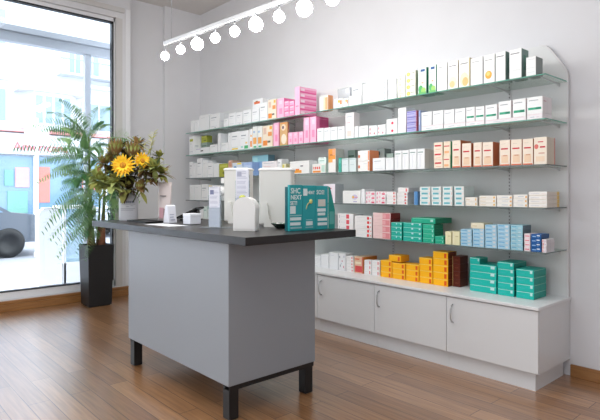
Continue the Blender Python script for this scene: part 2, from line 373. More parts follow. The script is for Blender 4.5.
# style: name, noun phrase, front, side/top, prints (face, a0,a1,b0,b1, colour) in fractions of the face; f front, r right side
TX = [('f', .12, .7, .72, .78, G), ('f', .12, .55, .58, .62, LG), ('f', .12, .8, .16, .2, LG), ('r', .15, .7, .45, .52, LG)]
STY = {
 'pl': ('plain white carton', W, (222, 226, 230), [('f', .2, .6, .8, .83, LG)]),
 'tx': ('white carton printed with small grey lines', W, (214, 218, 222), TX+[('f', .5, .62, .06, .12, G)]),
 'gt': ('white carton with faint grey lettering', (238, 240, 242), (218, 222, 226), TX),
 'leaf': ('white carton with a red-orange swoosh', W, W, [('f', .15, .75, .80, .9, (224, 110, 60)), ('f', .3, .55, .88, .93, (150, 100, 40))]+TX[1:]),
 'orpat': ('white carton patterned with orange pictures', (240, 226, 206), (228, 200, 160), [('f', .05, .5, .08, .32, (236, 140, 50)), ('f', .55, .95, .5, .7, (230, 150, 80)), ('f', .1, .4, .6, .9, (222, 190, 170)), ('f', .5, .8, .2, .3, (120, 110, 90)), ('f', .7, .95, .8, .95, (240, 180, 60)), ('r', .1, .8, .1, .4, (240, 160, 60)), ('r', .2, .9, .6, .9, (222, 130, 90))]),
 'pktall': ('tall pale pink carton', (248, 190, 216), (234, 130, 178), [('f', .08, .14, .02, .98, (228, 96, 158)), ('f', .35, .8, .7, .9, (250, 210, 228)), ('f', .35, .8, .2, .5, (242, 150, 190))]),
 'pk': ('pink carton', (246, 168, 204), (236, 120, 176), [('f', .1, .9, .68, .95, (250, 214, 230)), ('f', .08, .92, .05, .2, (226, 84, 146))]),
 'pkpale': ('pale pink leaflet card', (248, 190, 218), (240, 150, 190), [('f', .2, .8, .3, .34, (230, 110, 165))]),
 'pkstr': ('magenta and pink striped carton', (246, 168, 206), (244, 146, 192), [('r', .02, .98, .62, .95, (250, 190, 218)), ('r', .02, .98, .0, .22, (236, 96, 162)), ('r', .05, .3, .3, .75, (252, 225, 238)), ('f', .1, .9, .6, .9, (250, 205, 225))]),
 'pkdk': ('deep pink carton', (226, 100, 154), (220, 92, 146), [('r', .05, .95, .7, .78, (240, 150, 190)), ('f', .1, .9, .3, .7, (240, 150, 190))]),
 'orgrad': ('white carton with a peach fade', (240, 240, 236), (232, 160, 110), [('f', .45, .98, .05, .9, (244, 214, 186)), ('f', .68, .99, .05, .85, (240, 176, 126)), ('f', .05, .95, .93, .98, (190, 205, 190))]),
 'ylmark': ('white carton with yellow and brown marks', W, (226, 226, 220), [('f', .45, .72, .55, .85, (232, 190, 70)), ('f', .7, .95, .35, .8, (214, 140, 90)), ('f', .1, .4, .2, .26, LG), ('f', .55, .65, .1, .3, (150, 150, 90))]),
 'clear': ('clear plastic pack', (205, 209, 213), (205, 209, 213), [('f', .1, .9, .45, .5, (220, 224, 228))]),
 'clearg': ('grey-green translucent pack', (150, 168, 160), (142, 158, 150), [('f', .1, .9, .7, .78, (70, 100, 86))]),
 'long': ('long white carton with lilac lettering', W, (220, 222, 226), [('f', .08, .55, .55, .72, (186, 176, 196)), ('f', .08, .4, .25, .33, LG), ('f', .85, .93, .3, .7, LG)]),
 'ylpale': ('pale carton with green and coral print', (234, 238, 226), (214, 216, 208), [('f', .1, .8, .7, .85, (200, 216, 180)), ('f', .3, .45, .1, .6, (236, 176, 150))]),
 'ylbox': ('cream carton with a yellow flower', (240, 240, 228), (226, 222, 200), [('o', .3, .5, .18, .3, (238, 204, 90)), ('o', .3, .5, .07, .12, (246, 226, 140)), ('f', .5, .92, .55, .68, (120, 125, 105)), ('f', .5, .8, .25, .35, (200, 205, 196))]),
 'grn': ('tall mint carton with a green meadow and blue cap', (226, 240, 236), (30, 140, 110), [('f', .0, .06, 0, 1, (20, 130, 100)), ('f', .3, .85, .84, .94, (30, 84, 150)), ('o', .34, .2, .26, .15, (84, 182, 110)), ('o', .66, .15, .28, .11, (160, 208, 110)), ('f', .06, 1, .0, .1, (110, 190, 110)), ('f', .4, .7, .4, .46, (214, 170, 140)), ('f', .12, .9, .72, .76, (190, 220, 220))]),
 'wtall': ('tall white carton with one grey title line', (242, 243, 244), (214, 218, 220), [('f', .12, .78, .84, .87, (120, 126, 132)), ('f', .12, .5, .77, .79, LG), ('f', .1, .8, .3, .31, LG)]),
 'orfade': ('tall white carton with a soft orange foot', (243, 243, 241), (220, 216, 206), [('f', .12, .85, .8, .84, (110, 112, 116)), ('o', .5, .25, .4, .2, (248, 232, 210)), ('o', .45, .18, .26, .12, (246, 204, 152))]),
 'orfadey': ('tall white carton with orange foot and yellow edge', (243, 243, 240), (220, 210, 180), [('f', .12, .85, .8, .84, (90, 92, 96)), ('o', .5, .28, .4, .24, (248, 230, 196)), ('o', .6, .2, .28, .15, (245, 194, 130)), ('f', .92, 1, .02, .98, (238, 214, 100))]),
 'orball': ('tall white carton with an orange fruit', (243, 243, 243), (220, 220, 220), [('f', .12, .8, .8, .83, (120, 122, 126)), ('f', .1, .6, .87, .89, LG), ('o', .45, .3, .3, .14, (242, 176, 70)), ('o', .42, .34, .16, .07, (250, 212, 120))]),
 'wtallg': ('tall white carton with grey-green side', (240, 242, 242), (118, 146, 140), [('f', .08, .85, .83, .87, (110, 112, 118)), ('f', .3, .7, .35, .5, (250, 250, 250)), ('f', .1, .9, .28, .30, (190, 200, 200)), ('r', .3, .7, .3, .8, (70, 130, 112))]),
 'wlowg': ('shorter white carton with a grey side', (240, 242, 242), (132, 142, 140), [('f', .2, .85, .85, .88, G), ('f', .1, .9, .42, .44, LG), ('f', .1, .9, .2, .22, LG)]),
 'olv': ('white carton with an olive square', W, W, [('f', .1, .8, .72, .86, (178, 186, 60))]+TX[1:]),
 'dkmark': ('wide white carton with a dark printed mark', W, W, [('f', .42, .6, .4, .62, (70, 72, 80)), ('f', .1, .45, .75, .9, (190, 184, 210))]),
 'olive': ('olive green carton', (176, 180, 66), (150, 156, 60), [('f', .1, .9, .7, .9, (206, 208, 96)), ('f', .4, .9, .2, .4, (120, 124, 50))]),
 'ybot': ('white carton with a yellow foot mark', W, W, [('f', .1, .8, .04, .14, (236, 206, 80))]+TX[:3]),
 'gbot': ('white carton with a green leaf corner', W, W, [('f', .5, .95, .04, .22, (70, 176, 110)), ('f', .1, .35, .1, .2, (160, 214, 200)), ('f', .62, .85, .3, .4, (240, 200, 110))]+TX[:2]),
 'orstr': ('narrow white carton with orange stripes', W, (236, 200, 160), [('f', .3, .9, .1, .4, (240, 150, 70)), ('f', .3, .9, .6, .7, (240, 190, 120))]),
 'orcap': ('white carton with orange and green foot', (232, 234, 230), W, [('f', .1, .9, .2, .5, (240, 170, 90)), ('f', .2, .9, .03, .12, (90, 180, 130)), ('f', .1, .6, .7, .8, (170, 195, 220))]),
 'tan': ('tan carton with pale oval pictures', (214, 170, 116), (190, 140, 90), [('o', .5, .78, .3, .14, (236, 214, 190)), ('o', .45, .78, .14, .07, (120, 100, 110)), ('o', .55, .28, .34, .22, (240, 226, 206)), ('f', .2, .9, .93, .98, (236, 150, 60))]),
 'tan2': ('pink and tan carton', (226, 190, 174), (200, 170, 150), [('f', .1, .9, .6, .9, (206, 150, 120))]),
 'pinktx': ('white carton with pale pink lettering', (240, 236, 238), (224, 220, 222), [('f', .2, .75, .08, .32, (244, 214, 206)), ('f', .1, .8, .82, .88, LG), ('f', .1, .6, .6, .64, (226, 170, 176))]),
 'redm': ('white carton with red symbols', W, W, [('f', .1, .22, .55, .8, (222, 60, 90)), ('f', .1, .22, .2, .4, (222, 60, 90)), ('f', .6, .75, .15, .35, (200, 70, 100)), ('f', .4, .9, .8, .85, LG)]),
 'reddot': ('white carton with a red dot', W, W, [('o', .55, .45, .1, .18, (222, 50, 80)), ('f', .12, .5, .8, .86, LG), ('f', .12, .5, .2, .26, (240, 190, 196))]),
 'purp': ('violet-striped carton', (176, 176, 220), (190, 70, 70), [('f', .05, .9, .68, .9, (112, 104, 186)), ('f', .05, .8, .35, .5, (130, 124, 196)), ('f', .05, .85, .08, .2, (210, 200, 230)), ('f', .9, 1, 0, 1, (170, 60, 70))]),
 'blu': ('narrow pale blue carton', (150, 170, 214), (170, 185, 215), [('f', .2, .7, .3, .7, (200, 208, 232))]),
 'pinkln': ('flat white carton with a pale red line', (240, 236, 238), (236, 230, 232), [('f', .03, .97, .78, .88, (228, 180, 188)), ('f', .2, .5, .3, .5, LG), ('f', .6, .8, .3, .45, (220, 200, 210))]),
 'wg': ('white carton with a green band', (242, 244, 244), (232, 226, 228), [('f', .06, .94, .22, .38, (60, 172, 136)), ('f', .1, .75, .76, .82, G), ('f', .55, .9, .24, .36, (20, 130, 100)), ('r', .1, .4, .7, .76, (200, 150, 160))]),
 'bluw': ('white carton with a blue disc and yellow lid', (214, 224, 236), (200, 212, 228), [('o', .3, .5, .2, .26, (96, 150, 206)), ('f', .55, .9, .25, .4, (226, 170, 90)), ('f', .5, .95, .85, .98, (240, 222, 60))]),
 'blu2': ('light blue carton', (168, 192, 232), (150, 176, 220), [('f', .1, .9, .6, .8, (190, 210, 240)), ('f', .1, .5, .2, .35, (220, 230, 244))]),
 'cyan': ('tall light cyan carton', (150, 206, 222), (110, 150, 170), [('f', .05, .35, .1, .9, (172, 222, 226)), ('f', .4, .9, .1, .7, (140, 180, 222))]),
 'yel': ('small white carton with yellow blots', (226, 224, 190), (210, 206, 160), [('f', .1, .6, .3, .9, (228, 214, 90))]),
 'orbot': ('wide white carton with orange fruit foot', (238, 238, 236), (226, 228, 230), [('f', .08, .62, .06, .3, (240, 160, 60)), ('f', .3, .5, .28, .4, (236, 130, 60)), ('f', .55, .7, .55, .65, (90, 92, 100)), ('f', .1, .9, .84, .87, LG)]),
 'redtx': ('white carton with bold red lettering', (236, 234, 230), (200, 220, 212), [('f', .08, .16, .4, .7, (226, 80, 60)), ('f', .2, .3, .4, .7, (226, 80, 60)), ('f', .34, .46, .4, .7, (226, 80, 60)), ('f', .5, .6, .4, .7, (226, 80, 60)), ('f', .05, .65, .05, .28, (236, 150, 70)), ('f', .7, .95, .1, .85, (190, 220, 206))]),
 'mint': ('upright mint white carton', (222, 236, 232), (190, 214, 208), [('f', .15, .8, .75, .82, (150, 190, 180))]),
 'ortop': ('white carton with an orange upper half', (240, 236, 232), (196, 196, 192), [('f', 0, 1, .55, 1, (242, 158, 66)), ('f', 0, .6, .42, .56, (244, 176, 96)), ('f', .2, .7, .7, .78, (200, 120, 60)), ('f', .55, .95, .72, .98, (236, 170, 130))]),
 'teal1': ('narrow teal carton', (60, 170, 150), (50, 150, 130), [('f', .2, .8, .6, .9, (110, 200, 184))]),
 'mintw': ('pale mint carton', (218, 230, 230), (196, 212, 212), [('f', .08, .9, .88, .94, (150, 186, 184)), ('f', .15, .7, .5, .56, (190, 206, 208))]),
 'orside': ('white carton with orange end mark', (240, 240, 238), (226, 140, 96), [('f', .85, 1, .05, .95, (232, 150, 100)), ('f', .03, .2, .3, .6, (214, 110, 60)), ('f', .5, .8, .7, .76, LG)]),
 'dksq': ('grey carton with dark squares', (150, 160, 158), (140, 150, 148), [('f', .05, .4, .72, .88, (40, 42, 44)), ('f', .05, .35, .4, .6, (50, 52, 54))]),
 'grtop': ('tall white carton with a grey-green title', (238, 240, 241), (214, 218, 220), [('f', .1, .85, .8, .86, (130, 158, 152)), ('f', .3, .5, .1, .7, (228, 230, 236)), ('f', .1, .7, .7, .73, LG)]),
 'crm': ('cream carton with a red bar', (242, 226, 208), (226, 200, 170), [('f', .1, .85, .5, .72, (200, 52, 60)), ('f', .2, .8, .15, .25, (226, 176, 150))]),
 'crmg': ('cream carton with green edge and red bar', (242, 224, 202), (80, 190, 140), [('f', .05, .85, .6, .7, (206, 54, 62)), ('f', .92, 1, 0, 1, (70, 180, 130)), ('f', .1, .8, .1, .3, (240, 180, 130))]),
 'crmt': ('tall cream carton with a red bar and orange foot', (240, 226, 210), (198, 124, 84), [('f', .12, .82, .62, .69, (200, 44, 56)), ('f', .15, .6, .84, .86, (170, 160, 150)), ('f', .02, .98, 0, .06, (222, 104, 66)), ('f', .15, .85, .1, .42, (236, 206, 176)), ('f', .3, .75, .36, .42, (214, 160, 130))]),
 'crmr': ('tall cream carton with two red bars and red edge', (240, 228, 212), (206, 194, 176), [('f', .3, .75, .8, .85, (200, 44, 56)), ('f', .45, .9, .6, .67, (200, 44, 56)), ('o', .2, .66, .16, .09, (226, 120, 110)), ('f', .35, .85, .38, .44, (214, 170, 150)), ('r', .93, 1, 0, 1, (214, 60, 66)), ('f', .15, .85, .1, .3, (238, 214, 188))]),
 'yelt': ('white carton with a yellow top edge', (222, 232, 234), W, [('f', .1, .95, .9, .98, (232, 206, 100)), ('f', .2, .7, .5, .6, LG)]),
 'redlab': ('tall pinkish white carton with a small red mark', (236, 228, 236), (176, 184, 190), [('f', .35, .7, .74, .8, (206, 50, 80)), ('f', .2, .8, .2, .5, (226, 214, 232))]),
 'logo': ('wide white carton with a coloured emblem', (236, 236, 234), (222, 222, 222), [('o', .68, .5, .16, .2, (206, 200, 226)), ('o', .6, .5, .06, .1, (240, 190, 70)), ('f', .66, .86, .44, .52, (226, 140, 150)), ('f', .1, .4, .8, .84, LG), ('f', .6, .82, .1, .2, (190, 180, 210))]),
 'pkpat': ('white carton dotted with pink', (240, 232, 234), (214, 206, 208), [('f', .08, .2, .2, .8, (224, 120, 150)), ('f', .3, .5, .4, .9, (240, 190, 200)), ('f', .6, .92, .15, .6, (222, 90, 120)), ('f', .7, .85, .7, .9, (236, 170, 180))]),
 'redend': ('white carton with red end blocks', (240, 238, 237), (206, 206, 208), [('f', .72, .86, .15, .85, (222, 60, 60)), ('f', .1, .6, .55, .62, LG), ('f', .9, .97, .3, .7, (230, 150, 140))]),
 'redst': ('white carton with red stripe end', (240, 238, 238), (222, 222, 224), [('f', .55, .75, .1, .9, (224, 84, 96)), ('f', .1, .14, .2, .8, G), ('f', .2, .5, .4, .5, LG)]),
 'blu3': ('narrow blue carton', (86, 140, 196), (110, 150, 190), [('f', .1, .3, .05, .95, (140, 180, 220))]),
 'cyl': ('white carton with a pale teal label', (236, 242, 240), (200, 214, 214), [('f', .14, .78, .25, .75, (118, 190, 200)), ('f', .2, .7, .4, .55, (86, 160, 176)), ('f', .86, .95, .2, .8, (236, 190, 170)), ('f', 0, 1, .95, 1, (180, 196, 196))]),
 'beig': ('flat white and beige carton', (238, 234, 226), (220, 216, 210), [('f', .06, .4, .3, .6, (226, 214, 190)), ('f', .82, .94, .2, .8, (236, 190, 110))]),
 'bglu': ('flat white carton with grey-blue strip', (238, 236, 230), (220, 216, 210), [('f', .3, .75, .4, .6, (176, 186, 204)), ('f', .82, .97, .15, .7, (234, 182, 116))]),
 'bgye': ('flat white carton with a yellow rear edge', (240, 238, 234), (214, 206, 196), [('f', .1, .6, .35, .55, (206, 206, 214)), ('f', .7, .95, .3, .5, (226, 206, 200)), ('r', .8, 1, 0, 1, (222, 188, 110)), ('f', 0, .97, 0, .12, (226, 206, 170))]),
 'pkred': ('rose pink carton with a dark red side', (238, 206, 204), (140, 44, 44), [('f', .55, .98, .06, .94, (222, 140, 146)), ('f', .55, .75, .2, .8, (232, 170, 172)), ('f', .1, .4, .4, .5, (226, 190, 190))]),
 'teal': ('bright teal carton', (32, 178, 158), (24, 140, 120), [('f', .02, .98, .84, 1, (176, 236, 226)), ('f', .44, .56, .5, .98, (190, 226, 230)), ('f', .84, .95, .5, .9, (190, 226, 230)), ('f', .08, .4, .3, .5, (70, 196, 180))]),
 'tealg': ('green teal carton', (40, 176, 142), (30, 130, 100), [('f', .02, .98, .84, 1, (140, 224, 200)), ('f', .8, .92, .3, .8, (180, 226, 214)), ('f', .1, .5, .4, .55, (74, 192, 160))]),
 'tealb': ('teal carton with pale top line', (28, 188, 174), (22, 150, 136), [('f', .02, .98, .82, .96, (176, 228, 218)), ('f', .78, .94, .45, .9, (196, 230, 226)), ('f', .08, .5, .35, .5, (60, 190, 186)), ('r', .02, .98, .86, .96, (140, 205, 190))]),
 'cream': ('upright cream carton', (232, 226, 186), (214, 206, 160), [('f', .1, .25, .05, .95, (242, 238, 210)), ('f', .4, .85, .6, .7, (206, 196, 150))]),
 'creamf': ('flat cream carton', (230, 224, 200), (212, 204, 170), [('f', .1, .5, .3, .6, (214, 204, 170))]),
 'bl': ('sky blue patterned carton', (168, 210, 232), (120, 160, 180), [('f', 0, 1, .86, 1, (214, 230, 238)), ('f', .08, .6, .55, .85, (100, 170, 212)), ('f', .65, .92, .2, .8, (210, 224, 228)), ('f', .1, .5, .15, .35, (190, 220, 236)), ('f', .7, .85, .4, .6, (236, 200, 200))]),
 'blg': ('sky blue patterned carton with grey side', (156, 206, 222), (92, 112, 124), [('f', 0, 1, .86, 1, (214, 230, 238)), ('f', .08, .5, .5, .8, (110, 176, 206)), ('f', .6, .9, .2, .5, (210, 226, 230)), ('f', .1, .4, .1, .3, (206, 226, 230))]),
 'pkw': ('small white carton with pink stripe', (240, 226, 230), (220, 206, 210), [('f', .1, .9, .3, .6, (232, 110, 130))]),
 'navy': ('small navy blue carton with white marks', (28, 92, 160), (22, 70, 120), [('f', .1, .5, .3, .6, (150, 190, 230)), ('f', .55, .9, .5, .85, (220, 230, 240)), ('f', .6, .8, .1, .3, (110, 160, 210))]),
 'redw': ('small white carton with a red edge', (236, 230, 234), (206, 202, 206), [('f', .1, .35, .1, .9, (216, 80, 90)), ('f', .5, .9, .4, .6, (170, 160, 200))]),
 'spk': ('white carton speckled with grey and red', (232, 232, 234), (214, 214, 216), [('f', .1, .25, .7, .85, G), ('f', .45, .6, .5, .6, (200, 120, 130)), ('f', .2, .35, .2, .35, G), ('f', .7, .85, .75, .88, (180, 180, 196)), ('f', .65, .8, .15, .3, (206, 130, 140)), ('f', .3, .5, .35, .45, LG)]),
 'redtan': ('red and tan carton with orange side', (226, 190, 160), (222, 130, 50), [('f', .08, .9, .05, .45, (214, 80, 80)), ('f', .1, .8, .55, .7, (240, 226, 200)), ('f', .88, 1, 0, 1, (206, 70, 60)), ('f', .1, .6, .8, .9, (220, 120, 90))]),
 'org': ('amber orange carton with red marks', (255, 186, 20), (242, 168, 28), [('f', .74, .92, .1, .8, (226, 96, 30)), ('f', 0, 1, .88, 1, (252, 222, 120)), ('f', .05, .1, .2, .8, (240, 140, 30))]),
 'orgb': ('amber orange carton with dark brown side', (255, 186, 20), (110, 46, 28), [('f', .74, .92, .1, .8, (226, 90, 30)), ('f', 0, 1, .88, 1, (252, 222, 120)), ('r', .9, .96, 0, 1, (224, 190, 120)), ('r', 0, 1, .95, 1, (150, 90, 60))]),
 'brn': ('dark brown carton behind the orange ones', (96, 40, 28), (88, 36, 26), [('f', 0, .1, 0, 1, (216, 186, 120)), ('f', .3, .8, .4, .6, (120, 60, 40))]),
}
def cm(rgb, gloss=.42): return mat('carton_ink_%02x%02x%02x' % rgb, rgb, gloss, .35)
meshes = {}
def carton_mesh(st, w_, d, h):
    key = (st, w_, d, h)
    if key in meshes: return meshes[key]
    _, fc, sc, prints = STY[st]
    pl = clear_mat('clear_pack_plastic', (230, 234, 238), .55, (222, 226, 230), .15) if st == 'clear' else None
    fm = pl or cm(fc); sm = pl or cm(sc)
    hw = w_/2; b = min(.0018, h*.06, w_*.06); t = .0005
    bm = bmesh.new(); bmesh.ops.create_cube(bm, size=1)
    for v in bm.verts: v.co = Vector((v.co.x*w_, (v.co.y+.5)*d, (v.co.z+.5)*h))
    bmesh.ops.bevel(bm, geom=list(bm.edges), offset=b, segments=1, affect='EDGES')
    bm.normal_update(); bm.verts.index_update()
    mb = MB(); mb.add([v.co.copy() for v in bm.verts], [], fm)
    smi = mb.mi(sm); fmi = mb.mi(fm)
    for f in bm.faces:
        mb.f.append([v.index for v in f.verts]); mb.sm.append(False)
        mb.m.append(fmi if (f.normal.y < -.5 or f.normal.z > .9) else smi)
    bm.free()
    # closing flap seams on the two ends and a tuck line near the top of the front
    sk = cm(tuple(int(c*.82) for c in sc))
    mb.box(hw, d*.49, b*2, hw+t*.6, d*.49+.001, h-b*2, sk); mb.box(-hw-t*.6, d*.49, b*2, -hw, d*.49+.001, h-b*2, sk)
    k = 0
    for (fce, a0, a1, b0, b1, c) in prints:
        k += 1; tt = t+k*.00012
        if fce == 'f':
            x0 = -hw+w_*a0+b; x1 = -hw+w_*a1-b; z0 = h*b0+b; z1 = h*b1-b*.5
            if x1-x0 < .001: x1 = x0+.001
            if z1-z0 < .0012: z1 = z0+.0012
            mb.box(x0, -tt, z0, min(x1, hw-b*.5), 0, min(z1, h-b*.5), cm(c))
        elif fce == 'r':
            mb.box(hw, d*a0+b, h*b0+b*.5, hw+tt, d*a1-b, max(h*b1-b*.5, h*b0+b*.5+.001), cm(c))
        elif fce == 'o':
            cx = -hw+w_*a0; cz = h*a1; rx = w_*b0; rz = h*b1
            mb.prism([(cx+rx*math.cos(q*PI/10), cz+rz*math.sin(q*PI/10)) for q in range(20)], 'y', -tt, 0, cm(c))
    o = mb.build('medicine_carton'); me = o.data; bpy.data.objects.remove(o)
    meshes[key] = me; return me
STACKS={
 'S1':[(-6080,90,161,1,140,'pl',0,0),(-5982,113,156,1,140,'pl',0,0),(-5864,241,205,1,150,'pl',0,0),(-5600,212,191,1,150,'tx',0,0),(-5295,103,104,1,150,'gt',0,0),(-5186,148,157,1,160,'gt',0,0),(-5032,131,148,1,160,'tx',0,0),(-4891,159,161,1,90,'gt',0,0),(-4723,136,154,1,90,'gt',0,0),(-4842,189,287,1,120,'leaf',100,0),(-4576,141,202,1,80,'gt',0,0),(-4430,145,217,1,160,'orpat',0,0),(-4278,119,209,1,160,'pktall',0,0),(-4156,77,56,3,140,'pk',0,0),(-4075,79,53,3,140,'pk',0,0),(-3987,77,293,1,10,'pkpale',0,0),(-4002,77,59,5,240,'pkstr',13,0),(-3622,120,149,1,70,'orgrad',0,0),(-3422,108,93,1,140,'ylmark',0,0),(-3311,72,85,1,120,'ylmark',0,0),(-3530,166,225,1,100,'clear',160,0),(-3233,154,96,1,100,'gt',0,0),(-3308,129,232,1,100,'gt',120,0),(-3070,283,45,4,160,'long',0,0),(-2781,91,43,4,160,'long',0,0),(-2684,80,48,4,160,'ylpale',0,0),(-2601,102,53,4,160,'ylbox',0,0),(-2477,82,218,1,130,'grn',0,0),(-2377,72,221,1,130,'grn',0,0),(-2299,91,219,1,130,'wtall',0,0),(-2202,90,220,1,130,'orfade',0,0),(-2106,91,221,1,130,'orfadey',0,0),(-2010,99,206,1,130,'wtall',0,0),(-1906,88,209,1,130,'orball',0,0),(-1814,76,211,1,110,'wtallg',0,0),(-1712,89,209,1,110,'wtallg',0,0),(-1594,69,134,1,110,'wlowg',0,0)],
 'S2':[(-6111,121,248,1,100,'olv',0,0),(-5980,364,83,1,100,'dkmark',0,0),(-6157,149,198,1,90,'pl',110,0),(-5992,144,164,1,100,'clearg',110,0),(-5992,144,92,1,80,'olive',110,164),(-5600,167,105,1,120,'gt',0,0),(-5423,60,234,1,150,'pl',0,0),(-5350,145,110,1,120,'gt',0,0),(-5198,59,219,1,150,'pl',0,0),(-5135,178,223,1,150,'ybot',0,0),(-4951,169,220,1,150,'gbot',0,0),(-4774,63,228,1,140,'orstr',0,0),(-4706,82,250,1,150,'orcap',0,0),(-4618,86,244,1,150,'orcap',0,0),(-4527,179,239,1,150,'orpat',0,0),(-4339,93,254,1,150,'pktall',0,0),(-4231,128,247,1,20,'tan',0,0),(-4094,73,130,1,140,'pktall',0,0),(-4017,79,128,1,140,'pktall',0,0),(-3933,73,125,1,50,'pktall',0,0),(-3853,86,258,1,50,'pktall',0,0),(-3762,94,255,1,50,'pktall',0,0),(-3913,187,90,3,180,'pkdk',55,0),(-3655,92,132,1,50,'gt',0,0),(-3558,90,129,1,50,'gt',0,0),(-3465,87,127,1,50,'gt',0,0),(-3374,89,124,1,50,'gt',0,0),(-3278,107,238,1,80,'pinktx',0,0),(-3166,51,107,1,120,'pl',0,0),(-3111,106,103,1,140,'gt',0,0),(-2995,94,95,1,120,'redm',0,0),(-2896,89,94,1,120,'redm',0,0),(-2800,118,66,2,130,'reddot',0,0),(-2678,85,71,3,130,'gt',0,0),(-2588,105,44,4,150,'purp',0,0),(-2470,21,172,1,150,'blu',0,0),(-2443,203,43,1,150,'pinkln',0,0),(-2443,100,108,1,150,'gt',0,43),(-2339,100,107,1,150,'gt',0,43),(-2235,186,38,1,150,'pinkln',0,0),(-2235,92,107,1,150,'gt',0,38),(-2140,90,105,1,150,'gt',0,38),(-2046,149,36,1,150,'pinkln',0,0),(-2046,73,106,1,150,'wg',0,36),(-1970,73,102,1,150,'wg',0,36),(-1892,299,30,1,150,'pinkln',0,0),(-1892,93,110,1,150,'wg',0,30),(-1791,95,122,1,150,'wg',0,30),(-1688,94,124,1,150,'wg',0,30),(-1588,107,40,1,150,'pinkln',0,0),(-1588,107,114,1,150,'wg',0,40)],
 'S3':[(-6111,91,216,1,140,'gt',0,0),(-6016,91,196,1,140,'pl',0,0),(-5917,131,252,1,140,'gt',0,0),(-5778,118,220,1,140,'pl',0,0),(-5654,130,185,1,140,'gt',0,0),(-5516,113,172,1,140,'pl',0,0),(-5394,192,162,1,140,'olive',0,0),(-5194,76,195,1,140,'tan2',0,0),(-5110,199,161,1,140,'bluw',0,0),(-4905,184,159,1,100,'blu2',0,0),(-4861,296,239,1,100,'cyan',110,0),(-4533,258,152,1,100,'pinktx',0,0),(-4268,73,168,1,100,'gt',0,0),(-4188,65,114,1,100,'yel',0,0),(-4064,297,132,1,120,'orbot',0,0),(-3726,190,92,1,100,'redtx',0,0),(-3754,114,164,1,100,'mint',110,0),(-3501,100,227,1,120,'ortop',0,0),(-3367,40,136,1,120,'teal1',0,0),(-3324,88,127,1,140,'mintw',0,0),(-3231,87,126,1,140,'mintw',0,0),(-3415,97,218,1,80,'clearg',180,0),(-3126,141,93,2,130,'orside',0,0),(-2952,140,112,1,120,'gt',0,0),(-3015,85,207,1,100,'dksq',140,0),(-2808,87,109,1,100,'pl',0,0),(-2912,78,159,1,100,'clearg',140,0),(-2713,77,163,1,140,'grtop',0,0),(-2634,70,162,1,140,'grtop',0,0),(-2561,74,167,1,140,'grtop',0,0),(-2484,74,165,1,140,'grtop',0,0),(-2327,83,68,3,140,'crm',0,0),(-2241,64,103,2,140,'crmg',0,0),(-2163,73,208,1,160,'crmt',0,0),(-2081,78,180,1,140,'crmt',0,0),(-1987,69,180,1,140,'crmt',0,0),(-1915,83,177,1,140,'crmt',0,0),(-1784,80,182,1,140,'crmt',0,0),(-1701,80,180,1,140,'crmt',0,0),(-1618,74,178,1,140,'crmt',0,0),(-1541,89,183,1,130,'crmr',0,0)],
 'S4':[(-6104,108,200,1,140,'pl',0,0),(-5985,167,201,1,140,'pl',0,0),(-5808,159,207,1,140,'gt',0,0),(-5640,100,193,1,140,'yelt',0,0),(-5530,158,191,1,140,'gt',0,0),(-3564,155,182,1,120,'redlab',0,0),(-3313,222,118,1,140,'logo',0,0),(-3084,44,132,1,140,'pl',0,0),(-3036,116,37,3,140,'pkpat',0,0),(-2917,112,37,3,140,'pkpat',0,0),(-2800,107,27,4,140,'redend',0,0),(-2687,109,25,4,140,'redend',0,0),(-2678,112,42,1,140,'redend',0,101),(-2516,39,110,1,120,'blu3',0,0),(-2458,100,37,4,150,'cyl',0,0),(-2350,92,37,4,150,'cyl',0,0),(-2249,89,37,4,150,'cyl',0,0),(-2146,84,37,4,150,'cyl',0,0),(-2053,101,33,2,140,'beig',0,0),(-1940,133,26,3,150,'beig',0,0),(-1804,116,27,3,150,'bglu',0,0),(-1684,102,29,3,150,'bglu',0,0),(-1577,125,27,4,200,'bgye',0,0)],
 'S5':[(-6080,153,183,1,120,'gt',0,0),(-5914,148,181,1,120,'pl',0,0),(-5757,86,222,1,100,'mint',0,0),(-5661,117,190,1,120,'gt',0,0),(-3904,120,182,1,120,'pl',0,0),(-3770,129,187,1,120,'gt',0,0),(-3626,191,96,2,120,'redend',0,0),(-3376,199,51,4,140,'redst',0,0),(-3165,206,38,5,140,'redend',0,0),(-2951,195,56,4,140,'pkred',0,0),(-2749,116,37,4,140,'teal',0,0),(-2622,185,38,4,130,'teal',0,0),(-2431,109,37,4,130,'tealg',0,0),(-2542,231,43,1,240,'tealg',0,147),(-2317,83,29,2,100,'tealg',0,0),(-2224,56,100,1,120,'cream',0,0),(-2163,65,102,1,120,'cream',0,0),(-2093,95,25,5,130,'bl',0,0),(-1993,95,27,5,130,'bl',0,0),(-2008,108,41,1,130,'creamf',0,133),(-1894,92,28,6,130,'bl',0,0),(-1799,92,29,6,130,'bl',0,0),(-1704,89,29,6,130,'blg',0,0),(-1608,44,30,4,130,'pkw',0,0),(-1560,70,30,4,130,'navy',0,0),(-1487,32,22,4,130,'redw',0,0)],
 'W':[(-3954,121,38,3,100,'gt',0,0),(-3824,171,37,3,100,'gt',0,0),(-3647,107,134,1,120,'pl',0,0),(-3535,121,162,1,120,'pl',0,0),(-3409,95,163,1,120,'spk',0,0),(-3309,95,29,5,100,'redend',0,0),(-3207,107,150,1,200,'redtan',0,0),(-3089,86,43,3,60,'redend',0,0),(-3000,92,45,3,60,'redend',0,0),(-2900,124,49,3,120,'org',0,0),(-2773,137,46,3,120,'org',0,0),(-2809,131,54,1,120,'org',0,139),(-2629,129,47,3,120,'org',0,0),(-2495,127,52,4,120,'org',0,0),(-2364,138,54,5,130,'orgb',0,0),(-2221,70,60,4,120,'brn',50,0),(-2042,213,51,4,200,'tealb',0,0),(-2042,85,46,1,120,'tealb',0,203),(-1822,124,48,5,200,'tealb',0,0),(-1684,126,51,4,200,'tealb',0,0)],
}

